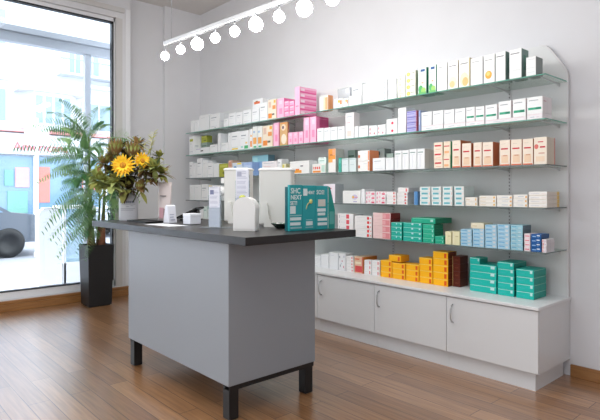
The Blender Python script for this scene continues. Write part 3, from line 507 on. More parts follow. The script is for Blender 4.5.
SH = {'S1': (2.0875, 3.515, 'top shelf'), 'S2': (1.7925, 3.515, 'second shelf'), 'S3': (1.4875, 3.515, 'third shelf'),
      'S4': (1.1975, 3.515, 'fourth shelf'), 'S5': (.8975, 3.515, 'fifth shelf'), 'W': (.5603, 3.56, 'white worktop')}
NUM = ['first', 'second', 'third', 'fourth', 'fifth', 'sixth', 'seventh', 'eighth', 'ninth', 'tenth', 'eleventh', 'twelfth', '13th', '14th', '15th', '16th', '17th', '18th', '19th', '20th']
for key, rows in STACKS.items():
    zb, yf, where = SH[key]
    rows = sorted(rows, key=lambda r: (r[0], r[7]))
    tops = []; cnt = {}; tot = {}
    for r in sorted(rows, key=lambda r: r[7] > 0): pass
    for r in rows: tot[(r[5], r[7] > 0)] = tot.get((r[5], r[7] > 0), 0)+1
    done = [r for r in rows if r[7] == 0]
    for r in done+[r for r in rows if r[7] > 0]:
        x0, wd, hh, nn, dd, st, yo, up = r
        z = 0.0
        if up:
            z = max([t_ for (a, c_, ya, yb, t_) in tops if a < x0+wd-5 and c_ > x0+5 and ya < yo+dd and yb > yo] or [0])
            tops_here = z
        k = cnt.get((st, up > 0), 0); cnt[(st, up > 0)] = k+1
        noun = STY[st][0]; tt = tot[(st, up > 0)]
        for q in range(nn):
            g = .0012
            hgt = hh/1000-.0006
            me = carton_mesh(st, round((wd-3)/1000, 4), dd/1000, round(hgt, 4))
            o = bpy.data.objects.new('medicine_carton', me); col.objects.link(o)
            jx = random.uniform(-.0012, .0012) if nn > 1 and q else 0; jy = random.uniform(0, .004) if nn > 1 else random.uniform(0, .002)
            o.location = ((x0+wd/2)/1000+jx, yf+yo/1000+jy, zb+z/1000+q*hh/1000)
            if nn == 1: lv = ' lying on top' if up else ''
            elif q == 0: lv = ', bottom of stack'
            elif q == nn-1: lv = ', top of stack'
            elif nn == 3: lv = ', middle of stack'
            else: lv = ', %s from bottom' % NUM[q]
            pos = '' if tt == 1 else ' %s from left' % NUM[k]
            if tt > 1 and k == 0: pos = ' leftmost'
            if tt > 1 and k == tt-1: pos = ' rightmost'
            sh = where
            lab = '%s on %s%s%s' % (noun, sh, (','+pos) if pos else '', lv)
            tag(o, lab, 'box', 'cartons on the '+where)
        tops.append((x0, x0+wd, yo, yo+dd, z+nn*hh))

# ======================= TRACK LIGHT =======================
bulb_m = mat('glowing_bulb', (255, 252, 246), .4, emit=58)
chrome = mat('lamp_metal', (170, 172, 176), .3, metal=.7)
RA = math.atan2(-.0799, -.9968)+PI
trk = empty('track_light', (-3.3, 2.478, 2.735), 'white ceiling-hung track rail with a row of glowing bulbs', 'lamp', rz=RA)
MB().box(-1.3, -.02, -.018, 1.75, .02, .02, mat('rail_white', (214, 216, 218), .35, metal=.2), .003).box(-1.29, -.012, -.022, 1.74, .012, -.018, dark_gap).build('rail', trk)
for x in (-1.18, .2, 1.6): MB().tube([(x, 0, .02), (x, 0, 1.094)], .0022, chrome, 6).lathe([(.03, 1.08), (.03, 1.094)], chrome, (x, 0, 0), 14).build('suspension_wire', trk)
BR = [.039, .040, .053, .041, .041, .056, .043, .059, .046, .055]
for i, r in enumerate(BR):
    x = -1.293+i*.2625+(.004 if i else 0); zc = -.105+(.0 if i else -.012)
    h = empty('lamp_holder', (x, 0, 0), '', ''); del h['label']; del h['category']; h.parent = trk
    s = MB(); s.tube([(x, 0, -.021), (x, 0, zc+r+.012)], .006, chrome, 8); s.lathe([(.012, zc+r*.8), (.016, zc+r*.95), (.014, zc+r+.016), (.007, zc+r+.02)], chrome, (x, 0, 0), 12)
    bpy.data.objects.remove(h); h = s.build('lamp_holder', trk)
    n = 10; prof = []
    for q in range(n+1):
        a = PI*q/n; prof.append((max(.0008, r*math.sin(a)*(1 if a < PI*.6 else 1-.18*(a-PI*.6))), zc-r*math.cos(a)*(1 if a < PI/2 else 1.08)))
    MB().lathe(prof, bulb_m, (x, 0, 0), 20).build('bulb', h)

# ======================= COUNTER-TOP ITEMS =======================
HZ = 1.0605
ofw = mat('offwhite_plastic', (236, 236, 234), .42, .35)
ofw2 = mat('warm_white_plastic', (226, 226, 221), .5, .3)
paper = mat('printed_paper', (238, 240, 250), .7, .2)
ink = cm((184, 188, 208)); ink2 = cm((134, 140, 176)); frost = clear_mat('acrylic', (246, 249, 251), .86, (224, 228, 230), .12)
# vase
vs_m = mat('vase_glaze', (206, 208, 214), .4, .4)
v = empty('vase', (-4.25, 1.86, HZ), 'pale grey tin vase holding the sunflower bouquet at counter end', 'vase')
MB().lathe([(.0, 0), (.074, 0), (.078, .008), (.078, .185), (.072, .205), (.058, .222), (.055, .232), (.05, .23), (.052, .20), (.068, .18), (.068, .02), (0, .02)], vs_m, seg=32, cap=False).build('body', v)
m = MB(); fa = math.atan2(-1.86, 4.25)
def on_cyl(mb, a0, a1, z0, z1, r, mt):
    n = 6; vs = []
    for q in range(n+1):
        a = a0+(a1-a0)*q/n
        for rr in (r, r+.0012):
            for z in (z0, z1): vs.append((rr*math.cos(a), rr*math.sin(a), z))
    fs = []
    for q in range(n):
        k = q*4; j = k+4
        fs += [[k+2, k+3, j+3, j+2], [k, j, j+1, k+1], [k+1, j+1, j+3, k+3], [k, k+2, j+2, j]]
    fs += [[0, 1, 3, 2], [4*n, 4*n+2, 4*n+3, 4*n+1]]
    mb.add(vs, fs, mt)
a = fa-.95
for k, wd in enumerate((.16, .2, .14, .2, .2, .14, .22, .2, .16)):
    on_cyl(m, a, a+wd*.78, .148, .168, .078, cm((120, 124, 140))); a += wd
for (z, a0, a1) in ((.138, -.8, .8), (.118, -.25, .05), (.1, -.9, .7), (.088, -.85, .5), (.125, .2, .5)): on_cyl(m, fa+a0, fa+a1, z, z+.004, .078, cm((150, 154, 166)))
m.build('label_print', v)
# bouquet
def leafmesh(mb, base, d, L, wd, mt, droop=.3, seg=5, up=Vector((0, 0, 1)), fold=.15):
    d = d.normalized(); s = d.cross(up)
    if s.length < .05: s = Vector((1, 0, 0))
    s.normalize(); n = s.cross(d).normalized(); vs = []; fs = []
    for i in range(seg+1):
        t = i/seg; w_ = wd*math.sin(PI*min(.97, .06+t*.94))**.8*(1-.25*t)
        c = base+d*L*t-Vector((0, 0, 1))*droop*L*t*t
        vs += [c-s*w_+n*fold*w_, c, c+s*w_+n*fold*w_]
    for i in range(seg):
        k = i*3; fs += [[k, k+1, k+4, k+3], [k+1, k+2, k+5, k+4]]
    mb.add(vs, fs, mt, True)
BC = Vector((-4.25, 1.86, HZ+.2))
bq = empty('bouquet', (-4.25, 1.86, HZ+.03), 'autumn bouquet of two yellow sunflowers and brown-green foliage in vase', 'flowers')
off = -Vector((-4.25, 1.86, HZ+.03))
def shift(mb, name, parent=bq, o_=None):
    mb.v = [tuple(Vector(p)+(off if o_ is None else o_)) for p in mb.v]; return mb.build(name, parent)
tocam = Vector((4.25, -1.86, .12)).normalized(); Rr = Vector((.669, .743, 0)); Up = Vector((0, 0, 1))
def bpnt(du, dv, dep=0):   # metres right / up / towards the room from the vase rim
    return BC+Rr*du+Up*dv+tocam*dep
stem_m = mat('stem_green', (84, 96, 44), .6)
lfA = mat('leaf_olive', (148, 148, 78), .55, noise=.35, scale=14)
lfB = mat('leaf_dark_brown', (78, 62, 40), .6, noise=.4, scale=14)
lfC = mat('leaf_pale_green', (178, 190, 118), .55, noise=.25, scale=10)
lfD = mat('leaf_deep_green', (58, 78, 40), .55, noise=.3, scale=12)
lfE = mat('leaf_rust', (156, 124, 80), .6, noise=.3, scale=14)
yel = mat('petal_yellow', (255, 206, 34), .5, noise=.12, scale=20); yel2 = mat('petal_gold', (248, 182, 20), .5)
core = mat('flower_core', (196, 134, 30), .8, noise=.3, scale=80, bump=.5)
for q in (lfA, lfB, lfC, lfD, lfE): leafy(q, .35)
stems = MB()
def sunflower(c, nrm, R):
    nrm = nrm.normalized(); a = nrm.cross(Up).normalized(); b = a.cross(nrm).normalized(); mb = MB()
    for ring, (k, rr, tilt, mt) in enumerate(((17, 1.0, .12, yel), (15, .86, .3, yel2), (12, .66, .5, yel))):
        for q in range(k):
            an = 2*PI*(q+.37*ring)/k+random.uniform(-.06, .06); d = a*math.cos(an)+b*math.sin(an)
            leafmesh(mb, c+d*R*.2+nrm*.004*ring, d+nrm*tilt, R*rr*.82*random.uniform(.9, 1.08), R*.115, mt, .04, 4, nrm, .2)
    M = Matrix.Translation(c+nrm*.004) @ nrm.to_track_quat('Z', 'Y').to_matrix().to_4x4()
    mb.lathe([(.0005, .016), (R*.12, .017), (R*.24, .012), (R*.28, 0), (.001, -.004)], core, seg=18, cap=False, M=M)
    shift(mb, 'sunflower'); stems.tube([BC+Vector((0, 0, -.12)), BC+(c-BC)*.5-nrm*.04+Up*.02, c-nrm*.006], [.005, .005, .006], stem_m, 6)
sunflower(bpnt(-.045, .255, .16), tocam+Rr*-.15+Up*.25, .100)
sunflower(bpnt(.115, .300, .07), tocam+Rr*.45+Up*.3, .083)
# big leaves and bracts: (du, dv, depth, length, width, material)
random.seed(11)
fol = MB()
def spray(c, n_, L, wd, mts, spread=1.0, bias=Vector((0, 0, .2))):
    for q in range(n_):
        d = Vector((random.uniform(-1, 1), random.uniform(-1, 1), random.uniform(-.7, 1)))*spread+bias
        leafmesh(fol, c+d*.01, d, L*random.uniform(.7, 1.15), wd*random.uniform(.7, 1.1), random.choice(mts), random.uniform(0, .5))
for (du, dv, dp, n_, L, wd, mts) in (
    (-.2, .1, .12, 14, .11, .038, (lfC, lfC, lfC, lfA)), (-.11, .06, .15, 10, .10, .036, (lfC, lfC, lfA)), (.17, .18, .11, 8, .09, .032, (lfC, lfA)),
    (-.22, .14, .06, 16, .09, .028, (lfC, lfC, lfA)), (-.15, .07, .10, 14, .09, .03, (lfC, lfA)), (-.08, .10, .13, 14, .085, .028, (lfA, lfC)),
    (-.17, .22, .02, 12, .09, .025, (lfA, lfE)), (-.10, .16, .0, 14, .10, .028, (lfB, lfB, lfD)), (.0, .14, .06, 18, .10, .03, (lfB, lfB, lfA)),
    (.10, .17, .08, 14, .09, .026, (lfB, lfE, lfA)), (.16, .12, .06, 12, .08, .026, (lfB, lfA, lfE)), (.2, .2, .04, 12, .09, .026, (lfA, lfC)),
    (.23, .15, .0, 10, .10, .026, (lfA, lfE)), (.0, .04, .10, 12, .09, .026, (lfA, lfB)), (.09, .06, .08, 12, .08, .026, (lfE, lfA)),
    (-.05, .33, -.03, 14, .09, .022, (lfA, lfE, lfB)), (.06, .36, -.03, 14, .09, .022, (lfA, lfB, lfE)), (-.12, .30, -.05, 12, .09, .022, (lfA, lfE)),
    (.14, .22, -.05, 12, .09, .024, (lfB, lfD)), (.22, .27, -.03, 9, .08, .024, (lfA, lfD)), (.0, .24, .02, 16, .09, .026, (lfB, lfD))):
    du *= 1.22; dv = dv*1.22+.01; c = bpnt(du, dv, dp); spray(c, int(n_*2.2), L*1.05, wd*.95, mts)
    stems.tube([BC+Vector((0, 0, -.14)), BC+(c-BC)*.55+Up*.02, c], [.0035, .003, .002], stem_m, 5)
for (a, b_, dp, dd, L, wd, mt) in ((-.14, .06, .14, (-.9, -.6), .13, .05, lfC), (-.19, .12, .13, (-.8, .3), .12, .045, lfC), (-.1, .08, .15, (-.5, -.9), .12, .045, lfC), (-.22, .2, .08, (-1, .5), .1, .035, lfC), (.1, .04, .14, (.5, -.8), .1, .035, lfA), (.2, .16, .1, (1, .1), .11, .035, lfC), (-.04, .06, .15, (-.1, -1), .1, .04, lfA), (-.16, .1, .12, (-1, -.35), .16, .045, lfC), (-.2, .16, .1, (-1, .1), .12, .04, lfC), (.18, .2, .1, (1, .35), .13, .035, lfA),
    (.22, .23, .04, (1, .1), .11, .03, lfC), (.12, .14, .12, (1, -.3), .12, .03, lfB), (-.1, .12, .13, (-.7, -.8), .12, .035, lfA)):
    leafmesh(fol, bpnt(a, b_, dp), Rr*dd[0]+Up*dd[1]+tocam*.2, L, wd, mt, .2, 6)
shift(fol, 'foliage')
# protea-like brown heads and feathery sprigs
random.seed(3)
for (du, dv, dp, R) in ((-.11, .42, .05, .07), (.03, .40, .06, .07), (.09, .09, .12, .04)):
    mb = MB(); c = bpnt(du, dv, dp)
    for ring in range(4):
        for q in range(11):
            an = 2*PI*(q+.5*ring)/11; d = Rr*math.cos(an)+tocam*math.sin(an)
            leafmesh(mb, c+d*R*.35-Up*R*.9, d*(.25+.16*ring)+Up*1.0, R*(1.9-.25*ring), R*.22, (lfE, lfA, lfC, lfE)[ring], -.05, 4)
    shift(mb, 'protea_bloom'); stems.tube([BC+Vector((0, 0, -.12)), c-Up*R*.8], [.005, .004], stem_m, 6)
for (du, dv, dp, n_, mt) in ((.20, .48, .02, 34, mat('sprig_lime', (222, 222, 130), .6)), (.12, .40, .02, 16, mat('sprig_lime', (0, 0, 0))), (-.02, .44, .02, 14, lfD), (-.13, .43, 0, 16, lfD), (.05, .45, -.02, 16, lfD), (.10, .43, -.03, 14, lfD), (-.2, .30, .02, 12, lfE), (.24, .31, .0, 10, lfA)):
    du *= 1.1; dv *= 1.15; mb = MB(); tip = bpnt(du, dv, dp); b0 = bpnt(du*.45, .14, dp)
    mb.tube([b0, (b0+tip)/2+Rr*du*.1, tip], [.003, .0025, .001], stem_m, 5)
    for q in range(n_):
        t = .45+.55*q/n_; c = b0.lerp(tip, t); s_ = 1 if q % 2 else -1
        d = Rr*s_*random.uniform(.5, 1)+Up*random.uniform(.3, .9)+tocam*random.uniform(-.6, .6)
        leafmesh(mb, c, d, .05, .011, mt, .1, 3)
    shift(mb, 'sprig')
shift(stems, 'stems')
# card leaning behind the vase, cosmetic tube, white card box, tray, black stands
def bz(name, x, y, label, cat, rz=0, group=None): return empty(name, (x, y, HZ), label, cat, group, rz)
o = bz('paper_card', -4.26, 2.14, 'plain cream card standing between vase and cosmetic bag', 'card', -.5)
MB().box(-.06, -.0015, 0, .06, .0015, .24, mat('cream_card', (228, 222, 214), .7), .0005).prism([(.0015, 0), (.06, 0), (.0015, .15)], 'x', -.001, .001, mat('cream_card', (0, 0, 0))).build('card', o)
o = bz('cosmetic_pouch', -4.04, 2.09, 'tall pearly pink cosmetic pouch standing beside the vase', 'pouch', .6)
pp = mat('pearl_pink', (220, 208, 206), .3, .5)
mb = MB(); NP = 8
for i in range(NP+1):
    t = i/NP; z = .325*t; wd = .066*(1-.12*math.sin(PI*t)); th = .028*(1-t)**.7+.002
    mb.v += [tuple(Vector((wd*math.cos(2*PI*k/16), th*math.sin(2*PI*k/16), z))) for k in range(16)]
for i in range(NP):
    for k in range(16):
        mb.f.append([i*16+k, i*16+(k+1) % 16, (i+1)*16+(k+1) % 16, (i+1)*16+k]); mb.m.append(0); mb.sm.append(True)
mb.mats = [pp]; mb.f += [list(range(16)), [NP*16+k for k in range(16)]]; mb.m += [0, 0]; mb.sm += [False, False]
mb.build('pouch_body', o)
m = MB().box(-.03, -.031, .205, .02, -.0185, .212, cm((90, 84, 90))); m.build('title_print', o); m = MB()
m.box(-.035, -.033, .02, .0, -.026, .11, cm((206, 160, 170))); m.box(.008, -.033, .03, .03, -.026, .10, cm((150, 110, 120)))
m.build('printed_label', o)
tray = tag(MB().box(-.2, -.07, 0, .17, .08, .006, blk, .002).box(-.2, -.07, .006, .17, -.062, .012, blk, .001).box(-.2, .072, .006, .17, .08, .012, blk, .001).box(-.2, -.07, .006, -.192, .08, .012, blk, .001).box(.162, -.07, .006, .17, .08, .012, blk, .001).build('tray', None, (-3.93, 1.86, HZ), -.02), 'flat black tray lying on the counter beside the vase', 'tray')
o = bz('card_terminal_stand', -3.98, 2.30, 'black tilted tablet stand on counter behind the folded leaflet card', 'tablet stand', .75)
MB().prism([(-.09, .012), (.09, .10), (.085, .112), (-.095, .024)], 'y', -.12, .12, blk).build('screen', o)
MB().prism([(.03, 0), (.08, 0), (.07, .095), (.05, .085)], 'y', -.04, .04, blk).box(-.07, -.08, 0, .09, .08, .008, blk, .002).build('stand', o)
o = bz('card_holder', -3.74, 1.98, 'white folded leaflet card with grey marks on the counter', 'card', .35)
MB().prism([(-.03, 0), (.03, 0), (.012, .13), (.0, .14), (-.012, .13)], 'y', -.045, .045, paper).build('card', o)
m = MB()
for k in range(4): m.box(.0305-.0055*k, -.03, .02+.02*k, .034-.0055*k, .02-.01*(k % 2), .027+.02*k, ink)
m.build('printed_lines', o)
sheet = tag(MB().box(-.19, -.075, 0, .17, .075, .0012, mat('white_sheet', (236, 238, 242), .6)).build('paper_sheet', None, (-3.46, 1.80, HZ), .03), 'white sheet of paper lying flat near the counter front edge', 'paper')
o = empty('note_box', (-3.42, 1.99, HZ), 'small white box on the counter behind the paper sheet', 'box', rz=.12)
MB().box(-.045, -.05, .001, .045, .05, .078, mat('note_box_white', (228, 231, 240), .5), .004).build('box_body', o); MB().box(-.047, -.052, .058, .047, .052, .082, mat('note_box_lid', (234, 236, 243), .5), .004).build('lid', o)
# leaflet holders
def leaflet(x, y, rz, hgt, wd, label):
    o = bz('leaflet_holder', x, y, label, 'leaflet holder', rz)
    MB().box(-.10 if hgt < .3 else -.05, -.05 if hgt < .3 else -.02, 0, .10 if hgt < .3 else .05, .07 if hgt < .3 else .03, .005, frost, .001).box(-wd/2-.003, -.008, .005, wd/2+.003, -.005, hgt*.5, frost).box(-wd/2-.004, -.008, .005, -wd/2-.002, .02, hgt*.8, frost).box(wd/2+.002, -.008, .005, wd/2+.004, .02, hgt*.8, frost).box(-wd/2-.004, .018, .005, wd/2+.004, .021, hgt*.9, frost).build('acrylic_stand', o)
    lf = MB().box(-wd/2, -.0045, .006, wd/2, .016, hgt, paper, .001).build('leaflets', o)
    m = MB()
    for k in range(int(hgt/.034)):
        z = .03+k*.034
        m.box(-wd*.4, -.0056, z, wd*(.4-.2*(k % 3)*.4), -.0045, z+.004, ink); m.box(-wd*.4, -.0056, z+.012, wd*.3, -.0045, z+.0145, ink)
    m.box(-wd*.4, -.0056, hgt-.05, -wd*.05, -.0045, hgt-.02, ink2 if hgt < .3 else ink); m.build('printed_text', lf)
leaflet(-2.97, 1.90, .62, .275, .075, 'acrylic holder with lilac-printed leaflets left of the white dome')
leaflet(-2.93, 2.10, .70, .40, .09, 'tall white printed notice standing behind the white dome')
# dome dispenser
o = bz('soap_dispenser', -2.63, 1.915, 'rounded white dome dispenser standing at the counter corner', 'dispenser', .62)
pr = [(-.072, 0), (.072, 0), (.074, .01), (.074, .135)]+[(.074*math.cos(q*PI/20), .135+.075*math.sin(q*PI/20)) for q in range(1, 20)]+[(-.074, .135), (-.074, .01)]
bm = bmesh.new(); n = len(pr)
fv = [bm.verts.new((p[0], -.045, p[1])) for p in pr]; bv = [bm.verts.new((p[0], .045, p[1])) for p in pr]
f1 = bm.faces.new(fv); f2 = bm.faces.new(bv[::-1])
for i in range(n): bm.faces.new([fv[i], fv[(i+1) % n], bv[(i+1) % n], bv[i]])
bmesh.ops.bevel(bm, geom=[e for e in bm.edges if (e.verts[0].co.y == e.verts[1].co.y)], offset=.014, segments=4, affect='EDGES', profile=.6)
m = MB(); m.bm(bm, ofw); m.build('dome_body', o)
MB().lathe([(.02, .202), (.022, .207), (.018, .216), (.01, .222), (.001, .223)], mat('lime_cap', (190, 196, 90), .5), (-.025, 0, 0), 16).build('cap', o)
MB().box(-.071, -.044, 0, .071, .044, .003, ofw, .001).build('base', o)
# two upright white terminals with curved feet
def terminal(x, y, rz, wd, dp, ht, label):
    o = bz('till_terminal', x, y, label, 'terminal', rz, 'white till terminals')
    MB().box(-wd/2, -dp/2, .012, wd/2, dp/2, ht, ofw2, .012).build('housing', o)
    MB().box(-wd/2-.004, -dp/2-.004, ht-.022, wd/2+.004, dp/2+.004, ht-.006, ofw, .006).build('top_rim', o)
    MB().box(-wd/2+.03, -dp/2+.02, 0, wd/2-.03, dp/2-.02, .014, ofw2, .003).build('base', o)
    fx_ = -wd/2+.075
    q = [(fx_+.075, 0), (fx_-.03, 0), (fx_-.03, .17), (fx_-.012, .165), (fx_-.004, .14), (fx_, .10), (fx_+.008, .055), (fx_+.025, .025), (fx_+.05, .012), (fx_+.075, .008)]
    MB().prism(q, 'y', -dp/2-.03, -dp/2, ofw2, True).build('curved_foot', o)
    return o
t = terminal(-3.34, 2.36, .60, .20, .13, .43, 'white till terminal left of the printed notice, with side roller')
M = Matrix.Translation((-.125, -.02, .25)) @ Matrix.Rotation(PI/2, 4, 'Y')
MB().lathe([(.0, -.03), (.03, -.03), (.034, -.025), (.034, .025), (.03, .03), (0, .03)], ofw, cap=False, M=M).build('roller', t)
MB().box(-.135, -.04, .31, -.10, .0, .35, ofw, .003).build('side_clip', t)
terminal(-2.82, 2.32, .66, .235, .12, .41, 'white till terminal right of the printed notice, beside teal display')
# dish
o = bz('small_dish', -2.66, 2.22, 'small dark green dish with trinkets beside the teal display', 'dish')
MB().lathe([(.0, .0), (.03, 0), (.034, .004), (.06, .026), (.066, .032), (.062, .033), (.03, .01), (0, .008)], mat('dark_green_glaze', (44, 60, 54), .25, .6), seg=28, cap=False).build('bowl', o)
pe = mat('pebble_green', (120, 150, 130), .5); m = MB()
for k in range(9):
    a = k*2.4; r = .012+.004*k; m.lathe([(.001, .012), (.009, .015), (.012, .022), (.008, .03), (.001, .032)], pe if k % 2 else ofw, (r*math.cos(a), r*math.sin(a), .003), 8)
m.build('trinkets', o)
# teal counter display: three cartons side by side with a cut side wing
tl = mat('teal_print', (38, 160, 166), .42, .35); tl2 = mat('teal_print_green', (30, 150, 140), .42, .35); wht = cm((222, 236, 236)); pal = cm((150, 196, 200))
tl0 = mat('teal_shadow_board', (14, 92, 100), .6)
ds = empty('counter_display', (-2.40, 2.23, HZ), 'teal cardboard counter display printed with white panels, by counter corner', 'display', rz=0)
DH = .277
# local frame: u runs along the front (towards the shelves), front faces +x
fr_a = math.atan2(.323, .012)   # direction of the front along the counter end
FM = Matrix.Translation((.007, -.162, 0)) @ Matrix.Rotation(fr_a, 4, 'Z') @ Matrix.Diagonal((.89, 1, 1.03, 1))
def tb(mb, u0, u1, z0, z1, y0, y1, mt, bv=0): mb.box(u0, y0, z0, u1, y1, z1, mt, bv, FM)
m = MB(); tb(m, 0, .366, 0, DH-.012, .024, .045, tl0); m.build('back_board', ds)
for i in range(3):
    m = MB(); tb(m, i*.122+.0016, i*.122+.1204, 0, DH-.002*i, .002, .022, tl, .0015); c = m.build('carton_panel', ds)
    m = MB(); U = i*.122
    if i == 0:
        for (a, b_, z0, z1) in ((.008, .055, .104, .15), (.006, .11, .090, .096), (.008, .105, .064, .082), (.008, .1, .034, .052), (.01, .11, .014, .024)): tb(m, U+a, U+b_, z0, z1, .0, .002, wht if z1-z0 > .01 else pal)
    if i == 1:
        tb(m, U+.004, U+.04, .212, .255, 0, .002, wht)
        for (a, b_, z0, z1) in ((.03, .09, .03, .055), (.025, .095, .015, .021), (.03, .085, .062, .066)): tb(m, U+a, U+b_, z0, z1, .0, .002, wht if z1-z0 > .01 else pal)
        p0 = [(.03, .13), (.036, .15), (.046, .163), (.062, .17)]
        for (a, z), (c_, z2) in zip(p0, p0[1:]):
            m.tube([FM @ Vector((U+a, .0, z)), FM @ Vector((U+c_, .0, z2))], .003, cm((214, 206, 150)), 6)
        m.lathe([(.001, -.002), (.014, -.002), (.014, .002), (.001, .002)], cm((232, 226, 140)), seg=14, M=FM @ Matrix.Translation((U+.073, .0, .176)) @ Matrix.Rotation(PI/2, 4, 'X'))
    if i == 2:
        for (a, b_, z0, z1) in ((.022, .092, .145, .188), (.014, .095, .112, .132), (.018, .09, .088, .105), (.018, .108, .054, .072), (.018, .108, .026, .044)): tb(m, U+a, U+b_, z0, z1, .0, .002, cm((214, 214, 206)) if z0 > .14 else wht)
    m.build('printed_panels', c)
TM = FM @ Matrix.Translation((0, .0012, 0)) @ Matrix.Rotation(PI/2, 4, 'X')
def ttx(s, u, z, size): text_mesh(s, size, wht, TM @ Matrix.Translation((u, z, 0)), 'display_lettering', ds, depth=.0012, bold=.0006)
ttx('SHC', .012, .226, .046); ttx('NEXT', .012, .190, .038); ttx('SET!', .008, .156, .034); ttx('HEAT', .164, .222, .027); ttx('SOS!', .250, .220, .038)
m = MB(); M2 = FM @ Matrix.Translation((.367, .0, 0)) @ Matrix.Rotation(.08, 4, 'Z')
vs = [M2 @ Vector(p) for p in ((0, 0, 0), (.07, 0, 0), (.07, 0, .12), (.02, 0, .262), (0, 0, .27))]+[M2 @ Vector(p) for p in ((0, .003, 0), (.07, .003, 0), (.07, .003, .12), (.02, .003, .262), (0, .003, .27))]
m.add(vs, [[0, 1, 2, 3, 4], [9, 8, 7, 6, 5], [0, 5, 6, 1], [1, 6, 7, 2], [2, 7, 8, 3], [3, 8, 9, 4], [4, 9, 5, 0]], tl2)
m.box(.012, -.001, .03, .058, 0, .11, cm((90, 176, 170)), 0, M2); m.build('side_wing', ds)

# ======================= POTTED PALM =======================
random.seed(21)
PX, PY = -6.02, 2.25
pl = empty('potted_palm', (PX, PY, 0), 'tall feathery green palm in a square black pot by the window', 'plant')
potm = mat('black_planter', (30, 30, 32), .5, .4)
mb = MB()
def sq(r, z): return [(-r, -r, z), (r, -r, z), (r, r, z), (-r, r, z)]
ls = [sq(.128, .012), sq(.148, .70), sq(.132, .70), sq(.13, .64)]
vs = [p for l in ls for p in l]; fs = [[0, 3, 2, 1]]
for i in range(3):
    for k in range(4): fs.append([i*4+k, i*4+(k+1) % 4, i*4+4+(k+1) % 4, i*4+4+k])
mb.add(vs, fs, potm); mb.box(-.115, -.115, 0, .115, .115, .014, potm); mb.build('planter', pl)
MB().box(-.13, -.13, .60, .13, .13, .66, mat('soil', (60, 46, 36), .95, noise=.4, scale=40, bump=1), .006).build('soil', pl)
bark = mat('palm_stem_brown', (128, 84, 62), .7, noise=.25, scale=30, bump=.6)
pst = mat('palm_cane_green', (112, 128, 74), .6, noise=.2)
canes = [((-.02, -.05), (.0, -.09), 2.05, .030), ((.03, .05), (.05, .10), 1.78, .028), ((-.05, .04), (-.04, .06), 1.45, .02)]
for (b0, t0, zt, r) in canes:
    m = MB(); b = Vector((b0[0], b0[1], .655)); t = Vector((t0[0], t0[1], zt))
    m.tube([b, b.lerp(t, .1), b.lerp(t, .22), b.lerp(t, .34)], [r*1.7, r*1.35, r*.95, r*.7], bark, 10)
    m.tube([b.lerp(t, .33), b.lerp(t, .6), b.lerp(t, .92)], [r*.66, r*.5, r*.25], pst, 8); m.build('stem', pl)
frond_m = [mat('palm_leaf', (130, 172, 116), .5, noise=.2, scale=8), mat('palm_leaf_light', (170, 202, 146), .5, noise=.2, scale=8), mat('palm_leaf_dark', (100, 148, 98), .5, noise=.2, scale=8)]
for q in frond_m: leafy(q, .5)
def frond(base, az, el, L, droop, wl, mt):
    fan = (Vector((.92, -.35, .3))+Vector((random.uniform(-.9, .9), random.uniform(-.9, .9), random.uniform(-.3, .9)))).normalized()
    mb = MB(); d = Vector((math.cos(az)*math.cos(el), math.sin(az)*math.cos(el), math.sin(el)))
    pts = []; N = 21
    for i in range(N+1):
        t = i/N; p = base+d*L*t-Vector((0, 0, 1))*droop*L*t*t
        p.x = max(p.x, -.30-.0*t); pts.append(p)
    mb.tube([pts[i] for i in range(0, N+1, 2)], [.0045*(1-.8*i/N) for i in range(0, N+1, 2)], frond_m[1], 5)
    for i in range(4, N+1):
        t = i/N; tan = (pts[i]-pts[i-1]); 
        if tan.length < 1e-5: tan = d*.01
        tan = tan.normalized(); s = tan.cross(Vector((0, 0, 1)))
        if s.length < .1: s = Vector((1, 0, 0))
        s = tan.cross(fan).normalized(); ll = wl*(.55+.6*math.sin(PI*min(1, t*.95)))*(1.05-.5*t)
        for sg_ in (-1, 1):
            dd = (s*sg_*1.0+tan*.5+Vector((0, 0, random.uniform(-.12, .2)))).normalized()
            e = pts[i]+dd*ll
            if e.x < -.325: ll *= max(.25, (-.325-pts[i].x)/min(-1e-3, e.x-pts[i].x))
            leafmesh(mb, pts[i].copy(), dd, ll, .0092, mt, .2, 3, fold=.1)
    o_ = mb.build('frond', pl); return o_
def A(deg): return math.radians(deg)
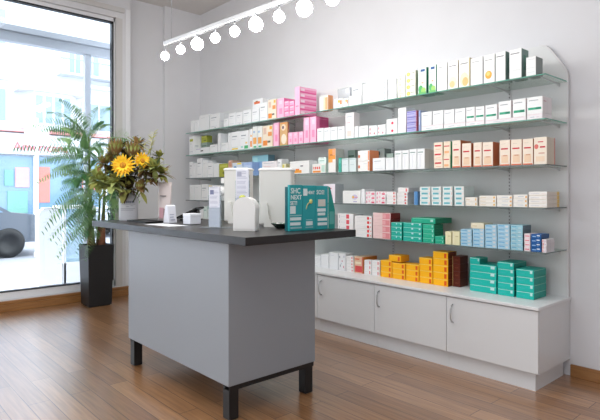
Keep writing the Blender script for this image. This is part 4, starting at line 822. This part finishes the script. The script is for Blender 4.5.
# azimuths: -90 runs left along the window, 0 into the room, 90 towards the shelves
FR = [ # cane, height frac, az, el, length, droop, leaflet
 (0, .98, -88, 52, .62, .42, .13), (0, 1.0, -105, 68, .46, .3, .12), (0, .95, -70, 38, .66, .5, .13), (0, .99, 60, 66, .5, .35, .12), (0, 1.0, 20, 70, .42, .3, .11),
 (0, .86, -95, 20, .70, .32, .12), (0, .84, -60, 28, .55, .45, .13), (0, .9, 85, 42, .5, .45, .12), (0, .80, -20, 30, .5, .5, .12), (0, .78, -110, 30, .5, .5, .12),
 (1, 1.0, 80, 68, .5, .35, .12), (1, .98, 40, 50, .48, .45, .12), (1, .95, -50, 50, .5, .5, .12), (1, .9, 100, 38, .42, .4, .12), (1, .85, -80, 35, .55, .55, .12), (1, .82, 10, 35, .48, .5, .12),
 (0, .66, -85, 25, .55, .55, .12), (0, .62, -40, 30, .5, .6, .12), (0, .6, 70, 30, .42, .5, .11), (2, 1.0, -85, 50, .6, .6, .12), (2, .98, -110, 45, .5, .6, .11), (2, .95, 60, 50, .45, .5, .11),
 (2, .9, -60, 30, .6, .8, .12), (2, .8, -92, 25, .6, .95, .12), (2, .7, -75, 15, .5, .95, .12), (1, .65, 85, 25, .4, .7, .11), (1, .6, -30, 25, .45, .7, .11), (2, .6, -100, 20, .48, .9, .11), (1, .5, 20, 35, .4, .7, .11), (2, .55, -60, 30, .45, 1.0, .11), (0, .5, -80, 35, .5, .9, .11), (0, .45, -100, 30, .45, 1.0, .11), (1, .55, 100, 30, .35, .7, .1), (2, .4, -70, 40, .45, 1.2, .1), (2, .5, -95, 10, .4, 1.1, .11), (2, .35, -85, 20, .4, 1.2, .11), (0, .4, -60, 15, .35, 1.1, .1), (1, .42, 95, 20, .28, 1.0, .1), (0, .97, -80, 60, .6, .3, .13), (0, .92, -95, 45, .7, .45, .13)]
for k, (ci, hf, az, el, L, dr, wl) in enumerate(FR):
    b0, t0, zt, r = canes[ci]; b = Vector((b0[0], b0[1], .655)); t = Vector((t0[0], t0[1], zt))
    frond(b.lerp(t, hf*.92), A(az), A(el), L*1.15, dr, wl*1.2, frond_m[k % 3])
    if True: frond(b.lerp(t, hf*.88), A(az+random.uniform(15, 40)), A(el-8), L*.85, dr, wl*1.1, frond_m[(k+1) % 3])
